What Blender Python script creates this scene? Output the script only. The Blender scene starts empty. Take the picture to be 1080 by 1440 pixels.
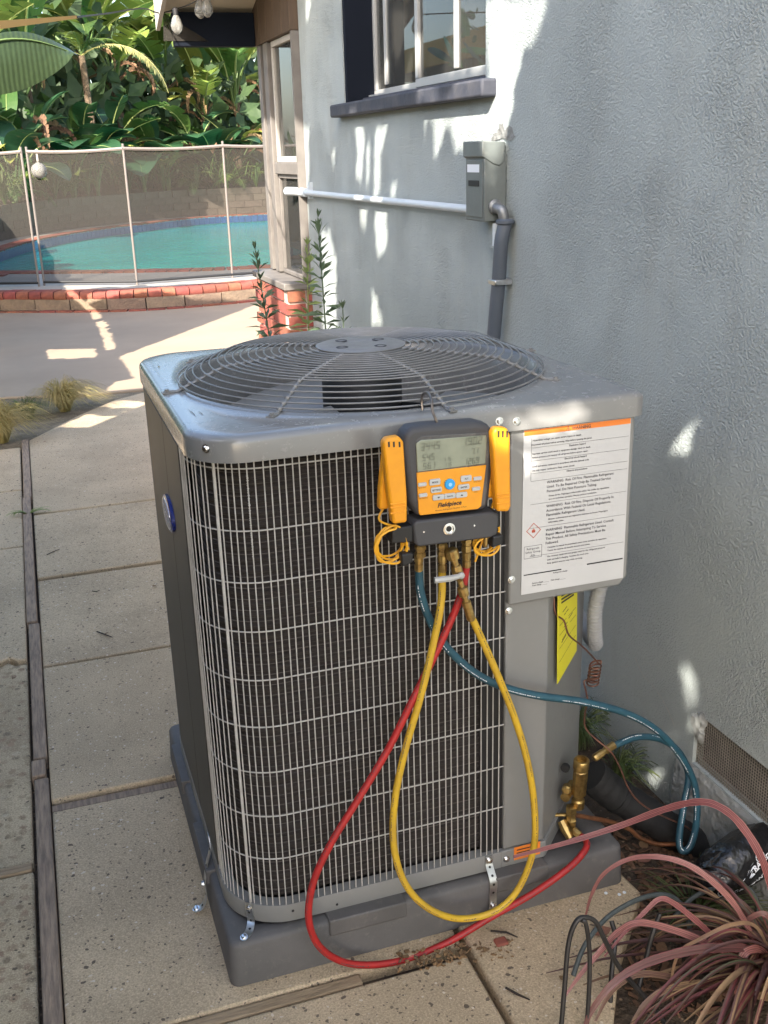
import bpy, bmesh, math, random
import numpy as np
from mathutils import Vector, Matrix, Euler
R = math.radians
scene = bpy.context.scene
col = scene.collection
rng = random.Random(7)

# ------------------------------------------------------------------ camera, sky, sun, exposure
CAM = np.array([0.0, 0.0, 1.6]); FPX = 1460.5
YAW, PITCH, ROLL = R(18.216), R(19.139), R(-1.735)
_cy, _sy, _cp, _sp, _cr, _sr = math.cos(YAW), math.sin(YAW), math.cos(PITCH), math.sin(PITCH), math.cos(ROLL), math.sin(ROLL)
_f = np.array([_sy * _cp, _cy * _cp, -_sp]); _r = np.array([_cy, -_sy, 0.0]); _u = np.cross(_r, _f)
_r2 = _r * _cr + _u * _sr; _u2 = _u * _cr - _r * _sr
MC = np.array([_r2, _u2, _f])
cd = bpy.data.cameras.new('camera'); cam = bpy.data.objects.new('camera', cd); col.objects.link(cam)
cam.matrix_world = Matrix(((_r2[0], _u2[0], -_f[0], CAM[0]), (_r2[1], _u2[1], -_f[1], CAM[1]), (_r2[2], _u2[2], -_f[2], CAM[2]), (0, 0, 0, 1)))
cd.sensor_fit = 'VERTICAL'; cd.sensor_height = 36.0; cd.lens = FPX / 1440 * 36.0
cd.clip_start = 0.05; cd.clip_end = 500
scene.camera = cam

SUN_DIR = Vector((0.80, 1.00, -0.85)).normalized()
SUN_EL = math.asin(-SUN_DIR.z); SUN_AZ = math.atan2(-SUN_DIR.x, -SUN_DIR.y)
w = bpy.data.worlds.new("World"); scene.world = w; w.use_nodes = True
nt = w.node_tree; bg = nt.nodes['Background']
sky = nt.nodes.new('ShaderNodeTexSky'); sky.sky_type = 'NISHITA'; sky.sun_disc = False
sky.sun_elevation = SUN_EL; sky.sun_rotation = SUN_AZ; sky.air_density = 1.0; sky.dust_density = 2.5; sky.ozone_density = 1.0
nt.links.new(sky.outputs[0], bg.inputs[0]); bg.inputs[1].default_value = 0.15
sl = bpy.data.lights.new('sun', 'SUN'); sun = bpy.data.objects.new('sun', sl); col.objects.link(sun)
sl.energy = 4.5; sl.angle = R(0.42); sl.color = (1.0, 0.93, 0.82)
sun.rotation_euler = SUN_DIR.to_track_quat('-Z', 'Y').to_euler(); sun.location = (-6, -8, 9)
scene.view_settings.view_transform = 'Standard'; scene.view_settings.look = 'None'
scene.view_settings.gamma = 1.0; scene.view_settings.use_curve_mapping = False
scene.view_settings.exposure = 1.88
scene.render.engine = 'CYCLES'
scene.cycles.use_denoising = True
scene.cycles.max_bounces = 8; scene.cycles.diffuse_bounces = 4; scene.cycles.glossy_bounces = 4
scene.cycles.transparent_max_bounces = 12; scene.cycles.transmission_bounces = 6
scene.cycles.sample_clamp_indirect = 6.0
scene.cycles.caustics_reflective = False; scene.cycles.caustics_refractive = False

# ------------------------------------------------------------------ helpers
def ray(x, y): return MC.T @ np.array([(x - 540) / FPX, (720 - y) / FPX, 1.0])
def at(x, y, axis, val):
    """world point where the sight line of a photo pixel meets the plane axis = val (survey of the photograph)"""
    i = 'xyz'.index(axis); d = ray(x, y); return Vector(CAM + d * (val - CAM[i]) / d[i])

def link(o, parent=None):
    col.objects.link(o)
    if parent is not None: o.parent = parent
    return o
def tag(o, label=None, cat=None, group=None, kind=None):
    for k, v in (('label', label), ('category', cat), ('group', group), ('kind', kind)):
        if v: o[k] = v
    return o
def thing(name, label, cat, group=None, loc=(0, 0, 0)):
    o = bpy.data.objects.new(name, None); o.empty_display_size = .05; o.location = loc
    link(o); return tag(o, label, cat, group)

class MB:
    def __init__(s): s.v = []; s.f = []; s.m = []; s.mi = 0
    def add(s, vs, fs):
        b = len(s.v); s.v += [tuple(v) for v in vs]; s.f += [tuple(i + b for i in f) for f in fs]; s.m += [s.mi] * len(fs); return s
    def box(s, x0, x1, y0, y1, z0, z1, M=None):
        vs = [Vector((x, y, z)) for z in (z0, z1) for y in (y0, y1) for x in (x0, x1)]
        if M: vs = [M @ v for v in vs]
        return s.add(vs, [(0, 2, 3, 1), (4, 5, 7, 6), (0, 1, 5, 4), (2, 6, 7, 3), (0, 4, 6, 2), (1, 3, 7, 5)])
    def prism(s, poly, y0, y1):          # polygon in XZ extruded along Y (counter-clockwise seen from -Y)
        n = len(poly); vs = [(p[0], y0, p[1]) for p in poly] + [(p[0], y1, p[1]) for p in poly]
        fs = [tuple(range(n)), tuple(range(2 * n - 1, n - 1, -1))] + [(i, i + n, (i + 1) % n + n, (i + 1) % n) for i in range(n)]
        return s.add(vs, fs)
    def prismz(s, poly, z0, z1):         # polygon in XY extruded along Z
        n = len(poly); vs = [(p[0], p[1], z0) for p in poly] + [(p[0], p[1], z1) for p in poly]
        fs = [tuple(range(n - 1, -1, -1)), tuple(range(n, 2 * n))] + [(i, (i + 1) % n, (i + 1) % n + n, i + n) for i in range(n)]
        return s.add(vs, fs)
    def tube(s, pts, r, n=8, cap=True):
        pts = [Vector(p) for p in pts]; k = len(pts); rs = r if isinstance(r, (list, tuple)) else [r] * k
        t0 = (pts[1] - pts[0]).normalized(); up = Vector((0, 0, 1)) if abs(t0.z) < .9 else Vector((1, 0, 0))
        u = t0.cross(up).normalized(); vs = []
        for i in range(k):
            t = (pts[min(i + 1, k - 1)] - pts[max(i - 1, 0)]).normalized()
            u = (u - t * u.dot(t)).normalized(); v_ = t.cross(u)
            for j in range(n):
                a = 2 * math.pi * j / n; vs.append(pts[i] + (u * math.cos(a) + v_ * math.sin(a)) * rs[i])
        fs = [(i * n + j, i * n + (j + 1) % n, (i + 1) * n + (j + 1) % n, (i + 1) * n + j) for i in range(k - 1) for j in range(n)]
        if cap: fs += [tuple(range(n - 1, -1, -1)), tuple((k - 1) * n + j for j in range(n))]
        return s.add(vs, fs)
    def lathe(s, prof, n=24, M=None):    # profile (r, z) about Z
        vs = []
        for r, z in prof:
            for j in range(n):
                a = 2 * math.pi * j / n; vs.append(Vector((r * math.cos(a), r * math.sin(a), z)))
        if M: vs = [M @ v for v in vs]
        k = len(prof)
        fs = [(i * n + j, i * n + (j + 1) % n, (i + 1) * n + (j + 1) % n, (i + 1) * n + j) for i in range(k - 1) for j in range(n)]
        fs += [tuple(range(n - 1, -1, -1)), tuple((k - 1) * n + j for j in range(n))]
        return s.add(vs, fs)
    def mesh(s, name, mats, smooth=40):
        me = bpy.data.meshes.new(name); me.from_pydata([tuple(v) for v in s.v], [], s.f)
        for m in (mats if isinstance(mats, (list, tuple)) else [mats]): me.materials.append(m)
        me.polygons.foreach_set('material_index', s.m); me.update()
        if smooth:
            me.polygons.foreach_set('use_smooth', [True] * len(me.polygons)); me.set_sharp_from_angle(angle=R(smooth))
        return me
    def build(s, name, mats, parent=None, bevel=0, seg=2, smooth=40):
        o = link(bpy.data.objects.new(name, s.mesh(name, mats, smooth)), parent)
        if bevel:
            b = o.modifiers.new('bevel', 'BEVEL'); b.width = bevel; b.segments = seg; b.limit_method = 'ANGLE'; b.angle_limit = R(35)
        return o

def obj(name, me, parent=None, loc=(0, 0, 0), rot=(0, 0, 0), scale=(1, 1, 1)):
    o = link(bpy.data.objects.new(name, me), parent); o.location = loc; o.rotation_euler = rot; o.scale = scale; return o

def spline(pts, n=10):                    # Catmull-Rom through points
    P = [Vector(p) for p in pts]; P = [P[0] * 2 - P[1]] + P + [P[-1] * 2 - P[-2]]; out = []
    for i in range(1, len(P) - 2):
        for j in range(n):
            t = j / n; a, b, c, d = P[i - 1], P[i], P[i + 1], P[i + 2]
            out.append(.5 * ((2 * b) + (c - a) * t + (2 * a - 5 * b + 4 * c - d) * t * t + (3 * b - a - 3 * c + d) * t ** 3))
    out.append(P[-2]); return out

def frame_to(direction, loc):            # matrix whose Z axis points along direction
    return Matrix.Translation(Vector(loc)) @ Vector(direction).to_track_quat('Z', 'Y').to_matrix().to_4x4()

def text_mb(mb, s, x, z, y, size, rot=0.0, align='LEFT', shear=0.0, bold=0.0):
    c = bpy.data.curves.new('t', 'FONT'); c.body = s; c.size = size; c.align_x = align; c.shear = shear; c.offset = bold; c.resolution_u = 2
    o = bpy.data.objects.new('t', c); col.objects.link(o)
    me = bpy.data.meshes.new_from_object(o.evaluated_get(bpy.context.evaluated_depsgraph_get()))
    col.objects.unlink(o); bpy.data.objects.remove(o)
    ca, sa = math.cos(rot), math.sin(rot)
    mb.add([(x + v.co.x * ca - v.co.y * sa, y, z + v.co.x * sa + v.co.y * ca) for v in me.vertices], [tuple(p.vertices) for p in me.polygons])
    bpy.data.meshes.remove(me)

# ------------------------------------------------------------------ materials
def mat(name, c, rough=.6, metal=0.0, c2=None, scale=8.0, detail=4.0, lo=.35, hi=.65, bump=0.0, bscale=60.0, bdist=.004, spec=.5, coat=0.0,
        rand=0.0, trans=0.0, speck=None, emit=None, stretch=None, coatr=.1):
    m = bpy.data.materials.new(name); m.use_nodes = True; n = m.node_tree.nodes; L = m.node_tree.links
    b = n['Principled BSDF']; b.inputs['Roughness'].default_value = rough; b.inputs['Metallic'].default_value = metal
    b.inputs['Specular IOR Level'].default_value = spec; b.inputs['Coat Weight'].default_value = coat; b.inputs['Coat Roughness'].default_value = coatr
    tc = n.new('ShaderNodeTexCoord'); co = tc.outputs['Object']
    if stretch:
        mp = n.new('ShaderNodeMapping'); mp.inputs['Scale'].default_value = stretch; L.new(co, mp.inputs[0]); co = mp.outputs[0]
    out = None
    if c2 is not None:
        no = n.new('ShaderNodeTexNoise'); no.inputs['Scale'].default_value = scale; no.inputs['Detail'].default_value = detail; no.inputs['Roughness'].default_value = .6
        L.new(co, no.inputs['Vector'])
        rp = n.new('ShaderNodeMapRange'); rp.inputs[1].default_value = lo; rp.inputs[2].default_value = hi; L.new(no.outputs[0], rp.inputs[0])
        mx = n.new('ShaderNodeMix'); mx.data_type = 'RGBA'; mx.inputs[6].default_value = (*c, 1); mx.inputs[7].default_value = (*c2, 1)
        L.new(rp.outputs[0], mx.inputs[0]); out = mx.outputs[2]
    if speck:
        for (sc, thr, sc_col, amt) in speck:      # scattered small stones / pits
            vo = n.new('ShaderNodeTexVoronoi'); vo.inputs['Scale'].default_value = sc; L.new(co, vo.inputs['Vector'])
            lt = n.new('ShaderNodeMapRange'); lt.inputs[1].default_value = thr; lt.inputs[2].default_value = thr * .6; L.new(vo.outputs['Distance'], lt.inputs[0])
            sp = n.new('ShaderNodeSeparateColor'); L.new(vo.outputs['Color'], sp.inputs[0])
            g = n.new('ShaderNodeMath'); g.operation = 'LESS_THAN'; g.inputs[1].default_value = amt; L.new(sp.outputs[0], g.inputs[0])
            ml = n.new('ShaderNodeMath'); ml.operation = 'MULTIPLY'; L.new(lt.outputs[0], ml.inputs[0]); L.new(g.outputs[0], ml.inputs[1])
            mx = n.new('ShaderNodeMix'); mx.data_type = 'RGBA'; mx.inputs[7].default_value = (*sc_col, 1); L.new(ml.outputs[0], mx.inputs[0])
            if out is None: mx.inputs[6].default_value = (*c, 1)
            else: L.new(out, mx.inputs[6])
            out = mx.outputs[2]
    if rand:
        oi = n.new('ShaderNodeObjectInfo'); hs = n.new('ShaderNodeHueSaturation')
        mr = n.new('ShaderNodeMapRange'); mr.inputs[3].default_value = 1 - rand; mr.inputs[4].default_value = 1 + rand; L.new(oi.outputs['Random'], mr.inputs[0])
        L.new(mr.outputs[0], hs.inputs['Value'])
        mh = n.new('ShaderNodeMapRange'); mh.inputs[3].default_value = .5 - rand * .06; mh.inputs[4].default_value = .5 + rand * .06
        wn = n.new('ShaderNodeTexWhiteNoise'); wn.noise_dimensions = '1D'; L.new(oi.outputs['Random'], wn.inputs['W']); L.new(wn.outputs[0], mh.inputs[0]); L.new(mh.outputs[0], hs.inputs['Hue'])
        if out is None: hs.inputs['Color'].default_value = (*c, 1)
        else: L.new(out, hs.inputs['Color'])
        out = hs.outputs[0]
    if out is None: b.inputs['Base Color'].default_value = (*c, 1)
    else: L.new(out, b.inputs['Base Color'])
    if bump:
        bn = n.new('ShaderNodeTexNoise'); bn.inputs['Scale'].default_value = bscale; bn.inputs['Detail'].default_value = 3; L.new(co, bn.inputs['Vector'])
        bu = n.new('ShaderNodeBump'); bu.inputs['Strength'].default_value = bump; bu.inputs['Distance'].default_value = bdist
        L.new(bn.outputs[0], bu.inputs['Height']); L.new(bu.outputs[0], b.inputs['Normal'])
    if trans:
        tr = n.new('ShaderNodeBsdfTranslucent'); ms = n.new('ShaderNodeMixShader'); ms.inputs[0].default_value = trans
        if out is None: tr.inputs[0].default_value = (*c, 1)
        else: L.new(out, tr.inputs[0])
        L.new(b.outputs[0], ms.inputs[1]); L.new(tr.outputs[0], ms.inputs[2]); L.new(ms.outputs[0], n['Material Output'].inputs[0])
    if emit: b.inputs['Emission Color'].default_value = (*emit[:3], 1); b.inputs['Emission Strength'].default_value = emit[3]
    return m

def stucco_mat(name, c, c2):
    m = mat(name, c, rough=.92, c2=c2, scale=1.6, detail=5, spec=.2); n = m.node_tree.nodes; L = m.node_tree.links; b = n['Principled BSDF']
    tc = n['Texture Coordinate']
    def nz(sc, det, ro):
        q = n.new('ShaderNodeTexNoise'); q.inputs['Scale'].default_value = sc; q.inputs['Detail'].default_value = det; q.inputs['Roughness'].default_value = ro; L.new(tc.outputs['Object'], q.inputs['Vector']); return q.outputs[0]
    vo = n.new('ShaderNodeTexVoronoi'); vo.inputs['Scale'].default_value = 165; vo.inputs['Randomness'].default_value = 1.0
    wd_ = n.new('ShaderNodeTexNoise'); wd_.inputs['Scale'].default_value = 90; wd_.inputs['Detail'].default_value = 2; L.new(tc.outputs['Object'], wd_.inputs['Vector'])
    wm = n.new('ShaderNodeVectorMath'); wm.operation = 'MULTIPLY_ADD'; wm.inputs[1].default_value = (.014, .014, .014); L.new(wd_.outputs['Color'], wm.inputs[0]); L.new(tc.outputs['Object'], wm.inputs[2]); L.new(wm.outputs[0], vo.inputs['Vector'])
    r = n.new('ShaderNodeMapRange'); r.inputs[1].default_value = .75; r.inputs[2].default_value = .10; L.new(vo.outputs['Distance'], r.inputs[0])
    g2 = n.new('ShaderNodeMath'); g2.operation = 'MULTIPLY_ADD'; g2.inputs[1].default_value = 1.1; L.new(nz(230, 5, .7), g2.inputs[0]); L.new(r.outputs[0], g2.inputs[2])
    tv = n.new('ShaderNodeMapRange'); tv.inputs[1].default_value = .35; tv.inputs[2].default_value = .68; tv.inputs[3].default_value = .35; tv.inputs[4].default_value = .95; L.new(nz(4.5, 4, .55), tv.inputs[0])
    bu = n.new('ShaderNodeBump'); bu.inputs['Distance'].default_value = .0042; L.new(tv.outputs[0], bu.inputs['Strength'])
    L.new(g2.outputs[0], bu.inputs['Height']); L.new(bu.outputs[0], b.inputs['Normal'])
    src = b.inputs['Base Color'].links[0].from_socket; mp = n.new('ShaderNodeMapping'); mp.inputs['Scale'].default_value = (1, 3.2, .45); L.new(tc.outputs['Object'], mp.inputs[0])
    sn = n.new('ShaderNodeTexNoise'); sn.inputs['Scale'].default_value = 2.6; sn.inputs['Detail'].default_value = 8; sn.inputs['Roughness'].default_value = .65; L.new(mp.outputs[0], sn.inputs['Vector'])
    sr = n.new('ShaderNodeMapRange'); sr.inputs[1].default_value = .52; sr.inputs[2].default_value = .74; sr.inputs[4].default_value = .30; L.new(sn.outputs[0], sr.inputs[0])
    sm = n.new('ShaderNodeMix'); sm.data_type = 'RGBA'; sm.inputs[7].default_value = (.30, .29, .25, 1); L.new(sr.outputs[0], sm.inputs[0]); L.new(src, sm.inputs[6]); L.new(sm.outputs[2], b.inputs['Base Color'])
    return m

M = {}
M['stucco'] = stucco_mat('stucco', (.40, .437, .432), (.345, .378, .374))
M['footing'] = mat('footing', (.30, .31, .30), .95, c2=(.18, .18, .17), scale=9, bump=.9, bscale=40, bdist=.012)
def concrete_mat(name, base, dark, pits, stone=None):
    m = bpy.data.materials.new(name); m.use_nodes = True; n = m.node_tree.nodes; L = m.node_tree.links; b = n['Principled BSDF']; b.inputs['Roughness'].default_value = .92; b.inputs['Specular IOR Level'].default_value = .2
    tc = n.new('ShaderNodeTexCoord')
    def noise_(sc, det=4, rough=.6, vec=None):
        q = n.new('ShaderNodeTexNoise'); q.inputs['Scale'].default_value = sc; q.inputs['Detail'].default_value = det; q.inputs['Roughness'].default_value = rough; L.new(vec or tc.outputs['Object'], q.inputs['Vector']); return q
    dn = noise_(30, 3); va = n.new('ShaderNodeVectorMath'); va.operation = 'MULTIPLY_ADD'; va.inputs[1].default_value = (.022, .022, .022); L.new(dn.outputs['Color'], va.inputs[0]); L.new(tc.outputs['Object'], va.inputs[2]); wv = va.outputs[0]
    def rng_(src, lo, hi, o0=0, o1=1):
        q = n.new('ShaderNodeMapRange'); q.inputs[1].default_value = lo; q.inputs[2].default_value = hi; q.inputs[3].default_value = o0; q.inputs[4].default_value = o1; L.new(src, q.inputs[0]); return q.outputs[0]
    def mix_(fac, A, B, mode='MIX'):
        q = n.new('ShaderNodeMix'); q.data_type = 'RGBA'; q.blend_type = mode; L.new(fac, q.inputs[0])
        for i, v in ((6, A), (7, B)):
            if isinstance(v, tuple): q.inputs[i].default_value = (*v, 1)
            else: L.new(v, q.inputs[i])
        return q.outputs[2]
    c = mix_(rng_(noise_(2.3, 9).outputs[0], .36, .64), base, dark)
    c = mix_(rng_(noise_(9, 6, .7).outputs[0], .50, .72, 0, .55), c, dark)
    if stone:
        vo = n.new('ShaderNodeTexVoronoi'); vo.inputs['Scale'].default_value = stone[0]; L.new(wv, vo.inputs['Vector'])
        sp = n.new('ShaderNodeSeparateColor'); L.new(vo.outputs['Color'], sp.inputs[0]); cr = n.new('ShaderNodeValToRGB'); L.new(sp.outputs[0], cr.inputs[0])
        els = cr.color_ramp.elements; els[0].color = (.22, .17, .12, 1); els[1].position = .95; els[1].color = (.60, .49, .34, 1)
        for p_, cc in ((.25, (.36, .26, .16, 1)), (.5, (.47, .36, .23, 1)), (.72, (.33, .20, .13, 1))): e = els.new(p_); e.color = cc
        msk = rng_(vo.outputs['Distance'], stone[1], stone[1] * .6); pm = n.new('ShaderNodeMath'); pm.operation = 'MULTIPLY'; L.new(msk, pm.inputs[0]); L.new(rng_(noise_(5, 4).outputs[0], .38, .55, .15, .9), pm.inputs[1]); c = mix_(pm.outputs[0], c, cr.outputs[0])
    c = mix_(rng_(noise_(260, 3, .7).outputs[0], .35, .65, .0, 1), c, mix_(rng_(noise_(3, 2).outputs[0], 0, 1, .5, .5), c, (.12, .10, .08), 'MIX'), 'MIX') if False else c
    fine = noise_(230, 3, .75); c2 = mix_(rng_(fine.outputs[0], .46, .66, 0, .5), c, tuple(v * .42 for v in dark)); c2 = mix_(rng_(fine.outputs[0], .44, .34, 0, .5), c2, tuple(min(.8, v * 1.35) for v in base))
    hs = [fine.outputs[0]]
    for sc, thr, colr, amt in pits:
        vo = n.new('ShaderNodeTexVoronoi'); vo.inputs['Scale'].default_value = sc; L.new(wv, vo.inputs['Vector']); sp = n.new('ShaderNodeSeparateColor'); L.new(vo.outputs['Color'], sp.inputs[0])
        g_ = rng_(sp.outputs[1], amt, amt - .02); r2 = n.new('ShaderNodeMath'); r2.operation = 'MULTIPLY'; r2.inputs[1].default_value = thr; L.new(sp.outputs[2], r2.inputs[0]); ls = n.new('ShaderNodeMath'); ls.operation = 'LESS_THAN'; L.new(vo.outputs['Distance'], ls.inputs[0]); L.new(r2.outputs[0], ls.inputs[1])
        ml = n.new('ShaderNodeMath'); ml.operation = 'MULTIPLY'; L.new(g_, ml.inputs[0]); L.new(ls.outputs[0], ml.inputs[1]); c2 = mix_(ml.outputs[0], c2, colr)
    L.new(c2, b.inputs['Base Color'])
    ad = n.new('ShaderNodeMath'); ad.operation = 'MULTIPLY_ADD'; ad.inputs[1].default_value = .5; L.new(noise_(60, 5, .65).outputs[0], ad.inputs[0]); L.new(fine.outputs[0], ad.inputs[2]); bu = n.new('ShaderNodeBump'); bu.inputs['Strength'].default_value = .8; bu.inputs['Distance'].default_value = .006 if stone else .0035; L.new(ad.outputs[0], bu.inputs['Height']); L.new(bu.outputs[0], b.inputs['Normal'])
    return m
M['concrete'] = concrete_mat('concrete', (.60, .465, .31), (.45, .35, .235), [(150, .55, (.19, .15, .11), .16), (75, .42, (.15, .115, .085), .07), (110, .45, (.66, .57, .45), .12), (38, .26, (.22, .17, .125), .05)])
M['old_concrete'] = concrete_mat('old_concrete', (.66, .52, .34), (.45, .345, .225), [(110, .5, (.17, .13, .09), .16), (60, .42, (.20, .15, .11), .09), (34, .40, (.42, .29, .19), .1)], (40, .55))
M['patio'] = mat('patio', (.365, .275, .19), .85, c2=(.305, .23, .16), scale=1.1, detail=6, bump=.2, bscale=120, bdist=.002)
M['deck'] = mat('deck', (.38, .34, .29), .85, c2=(.30, .27, .23), scale=2, bump=.2, bscale=100, bdist=.002)
M['soil'] = mat('soil', (.10, .070, .045), .97, c2=(.045, .032, .022), scale=18, detail=8, bump=1, bscale=45, bdist=.02, speck=[(70, .3, (.2, .14, .09), .25)])
M['dirt'] = mat('dirt', (.26, .20, .13), .97, c2=(.14, .11, .07), scale=14, detail=8, bump=1, bscale=60, bdist=.012, speck=[(70, .3, (.4, .33, .24), .2)])
M['wood_old'] = mat('wood_old', (.38, .275, .19), .9, c2=(.19, .14, .105), scale=14, detail=6, bump=.8, bscale=30, bdist=.004, stretch=(9, .9, 9))
M['wood_cross'] = mat('wood_cross', (.40, .29, .18), .9, c2=(.25, .18, .11), scale=14, detail=6, bump=.8, bscale=30, bdist=.004, stretch=(.9, 9, 9))
M['brick'] = mat('brick', (.30, .088, .055), .9, c2=(.21, .065, .045), scale=30, bump=.6, bscale=70, bdist=.004, rand=.22)
M['mortar'] = mat('mortar', (.60, .53, .45), .95, c2=(.40, .34, .28), scale=20, bump=.5, bscale=80)
M['block'] = mat('block', (.125, .098, .075), .95, c2=(.085, .067, .05), scale=5, bump=.8, bscale=30, bdist=.01, rand=.12)
M['stone'] = mat('stone', (.25, .18, .12), .93, c2=(.15, .11, .08), scale=7, bump=.8, bscale=40, bdist=.01, rand=.22)
M['plaster'] = mat('plaster', (.12, .42, .42), .9)
M['tile'] = mat('tile', (.015, .05, .18), .3, c2=(.025, .085, .24), scale=30, rand=.3)
M['ac_paint'] = mat('ac_paint', (.22, .22, .215), .36, c2=(.20, .20, .195), scale=5, spec=.5, bump=.05, bscale=9, bdist=.004)
M['ac_lid'] = mat('ac_lid', (.22, .218, .213), .24, c2=(.195, .195, .192), scale=6, spec=.6, coat=.3, coatr=.10, bump=.12, bscale=7, bdist=.006)
M['wire'] = mat('wire', (.52, .50, .475), .45, c2=(.40, .385, .36), scale=30, metal=0)
M['guard'] = mat('guard', (.24, .236, .23), .36, metal=.1, c2=(.19, .187, .182), scale=25)
M['coil'] = mat('coil', (.038, .030, .025), .8, c2=(.016, .012, .011), scale=5, detail=6, bump=1.0, bscale=3, bdist=.004, stretch=(6, 6, 130))
M['panel_dark'] = mat('panel_dark', (.055, .053, .045), .5, c2=(.045, .043, .037), scale=8)  # shade of the unit's left face put into the colour
M['coil_edge'] = mat('coil_edge', (.085, .070, .058), .6, c2=(.035, .028, .024), scale=12)
M['black'] = mat('black', (.012, .012, .013), .55)
M['blackgloss'] = mat('blackgloss', (.012, .012, .013), .22, bump=.9, bscale=22, bdist=.012)
M['screen_tan'] = mat('screen_tan', (.24, .22, .19), .8, c2=(.17, .155, .135), scale=20)
M['foam'] = mat('foam', (.008, .008, .009), .75, bump=.35, bscale=80, bdist=.003, c2=(.014, .014, .014), scale=20)
M['pad'] = mat('pad', (.115, .108, .106), .68, c2=(.092, .088, .086), scale=12, detail=8, bump=.25, bscale=260, bdist=.001)
M['galv'] = mat('galv', (.62, .63, .63), .3, metal=.9, c2=(.45, .46, .46), scale=40)
M['zinc'] = mat('zinc', (.26, .27, .28), .45, metal=.6, c2=(.18, .185, .19), scale=40)
M['steel'] = mat('steel', (.7, .7, .7), .2, metal=1)
M['brass'] = mat('brass', (.52, .36, .13), .36, metal=.9, c2=(.28, .18, .07), scale=60)
M['copper'] = mat('copper', (.45, .19, .09), .45, metal=.8, c2=(.22, .11, .06), scale=40)
M['copper_dark'] = mat('copper_dark', (.20, .085, .055), .5, metal=.5, c2=(.11, .06, .045), scale=60)
M['yellow_hose'] = mat('yellow_hose', (.60, .38, .022), .5, c2=(.50, .31, .03), scale=30, bump=.15, bscale=300, bdist=.001)
M['red_hose'] = mat('red_hose', (.42, .018, .018), .48, c2=(.33, .016, .016), scale=30, bump=.15, bscale=300, bdist=.001)
M['blue_hose'] = mat('blue_hose', (.022, .085, .12), .5, c2=(.018, .065, .095), scale=30, bump=.15, bscale=300, bdist=.001)
M['amber'] = mat('amber', (.80, .335, .012), .42, c2=(.74, .30, .012), scale=25)
M['orange_lead'] = mat('orange_lead', (.80, .40, .02), .45)
M['rubber'] = mat('rubber', (.055, .055, .06), .6, bump=.2, bscale=300, bdist=.001)
M['rubber_top'] = mat('rubber_top', (.075, .073, .074), .6, c2=(.12, .115, .11), scale=30)
M['lcd'] = mat('lcd', (.25, .27, .20), .18, c2=(.21, .23, .17), scale=20, coat=.5)
M['lcd_ink'] = mat('lcd_ink', (.15, .162, .125), .5)
M['ink'] = mat('ink', (.02, .02, .022), .6)
M['grey_ink'] = mat('grey_ink', (.055, .055, .06), .6)
M['button'] = mat('button', (.46, .48, .49), .5)
M['blue_button'] = mat('blue_button', (.02, .32, .72), .35)
M['paper'] = mat('paper', (.56, .56, .565), .35, spec=.5, coat=.8, coatr=.14, bump=.35, bscale=9, bdist=.008, c2=(.49, .49, .50), scale=3)
M['orange'] = mat('orange', (.80, .22, .03), .45)
M['red_ink'] = mat('red_ink', (.50, .10, .06), .6)
M['tag_yellow'] = mat('tag_yellow', (.82, .74, .03), .45, c2=(.74, .66, .03), scale=6)
M['badge_blue'] = mat('badge_blue', (.012, .022, .17), .25, coat=.5)
M['chrome'] = mat('chrome', (.75, .75, .76), .22, metal=.9)
M['pvc'] = mat('pvc', (.55, .60, .64), .45)
M['conduit'] = mat('conduit', (.085, .10, .125), .5, bump=.3, bscale=200, bdist=.001)
M['conduit_light'] = mat('conduit_light', (.32, .325, .335), .5)
M['box_paint'] = mat('box_paint', (.15, .17, .165), .5, c2=(.13, .145, .14), scale=15)
M['sticker'] = mat('sticker', (.78, .80, .84), .4)
M['sill'] = mat('sill', (.040, .043, .058), .7, c2=(.085, .082, .088), scale=9, detail=7, lo=.45, hi=.75, bump=.5, bscale=50, bdist=.004)
M['jamb'] = mat('jamb', (.011, .014, .022), .9, spec=.1)
M['alu'] = mat('alu', (.42, .42, .41), .45, metal=.2)
M['cream'] = mat('cream', (.62, .54, .42), .8)
M['white_paint'] = mat('white_paint', (.46, .43, .39), .6, c2=(.38, .35, .31), scale=8)
M['siding'] = mat('siding', (.10, .065, .04), .75, c2=(.07, .045, .03), scale=10, stretch=(4, 4, .5))
M['frame_tan'] = mat('frame_tan', (.175, .158, .142), .65, c2=(.135, .12, .108), scale=10)
M['curtain'] = mat('curtain', (.80, .78, .72), .9, trans=.25)
M['room'] = mat('room', (.05, .045, .04), .9)
M['fence_post'] = mat('fence_post', (.17, .145, .13), .5)
M['leaf_a'] = mat('leaf_a', (.08, .14, .033), .38, c2=(.045, .105, .025), scale=5, rand=.35, trans=.34, stretch=(1, 8, 1))
M['leaf_b'] = mat('leaf_b', (.17, .21, .04), .42, c2=(.12, .17, .035), scale=5, rand=.35, trans=.3, stretch=(1, 8, 1))
M['leaf_dark'] = mat('leaf_dark', (.028, .075, .032), .3, c2=(.02, .055, .025), scale=5, rand=.3, trans=.15)
M['midrib'] = mat('midrib', (.30, .34, .12), .5)
M['dead'] = mat('dead', (.26, .155, .08), .9, c2=(.14, .08, .045), scale=20, rand=.35, trans=.1)
M['trunk'] = mat('trunk', (.17, .115, .07), .95, c2=(.08, .055, .035), scale=18, bump=1, bscale=30, bdist=.03)
M['stem'] = mat('stem', (.12, .18, .055), .5, rand=.25)
M['bush'] = mat('bush', (.055, .10, .03), .6, c2=(.03, .065, .018), scale=3, rand=.2, trans=.2)
M['yellow_leaf'] = mat('yellow_leaf', (.42, .42, .10), .5, c2=(.26, .30, .06), scale=8, trans=.3)
M['bleached'] = mat('bleached', (.46, .42, .17), .6, c2=(.30, .27, .09), scale=8, trans=.3)
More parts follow.
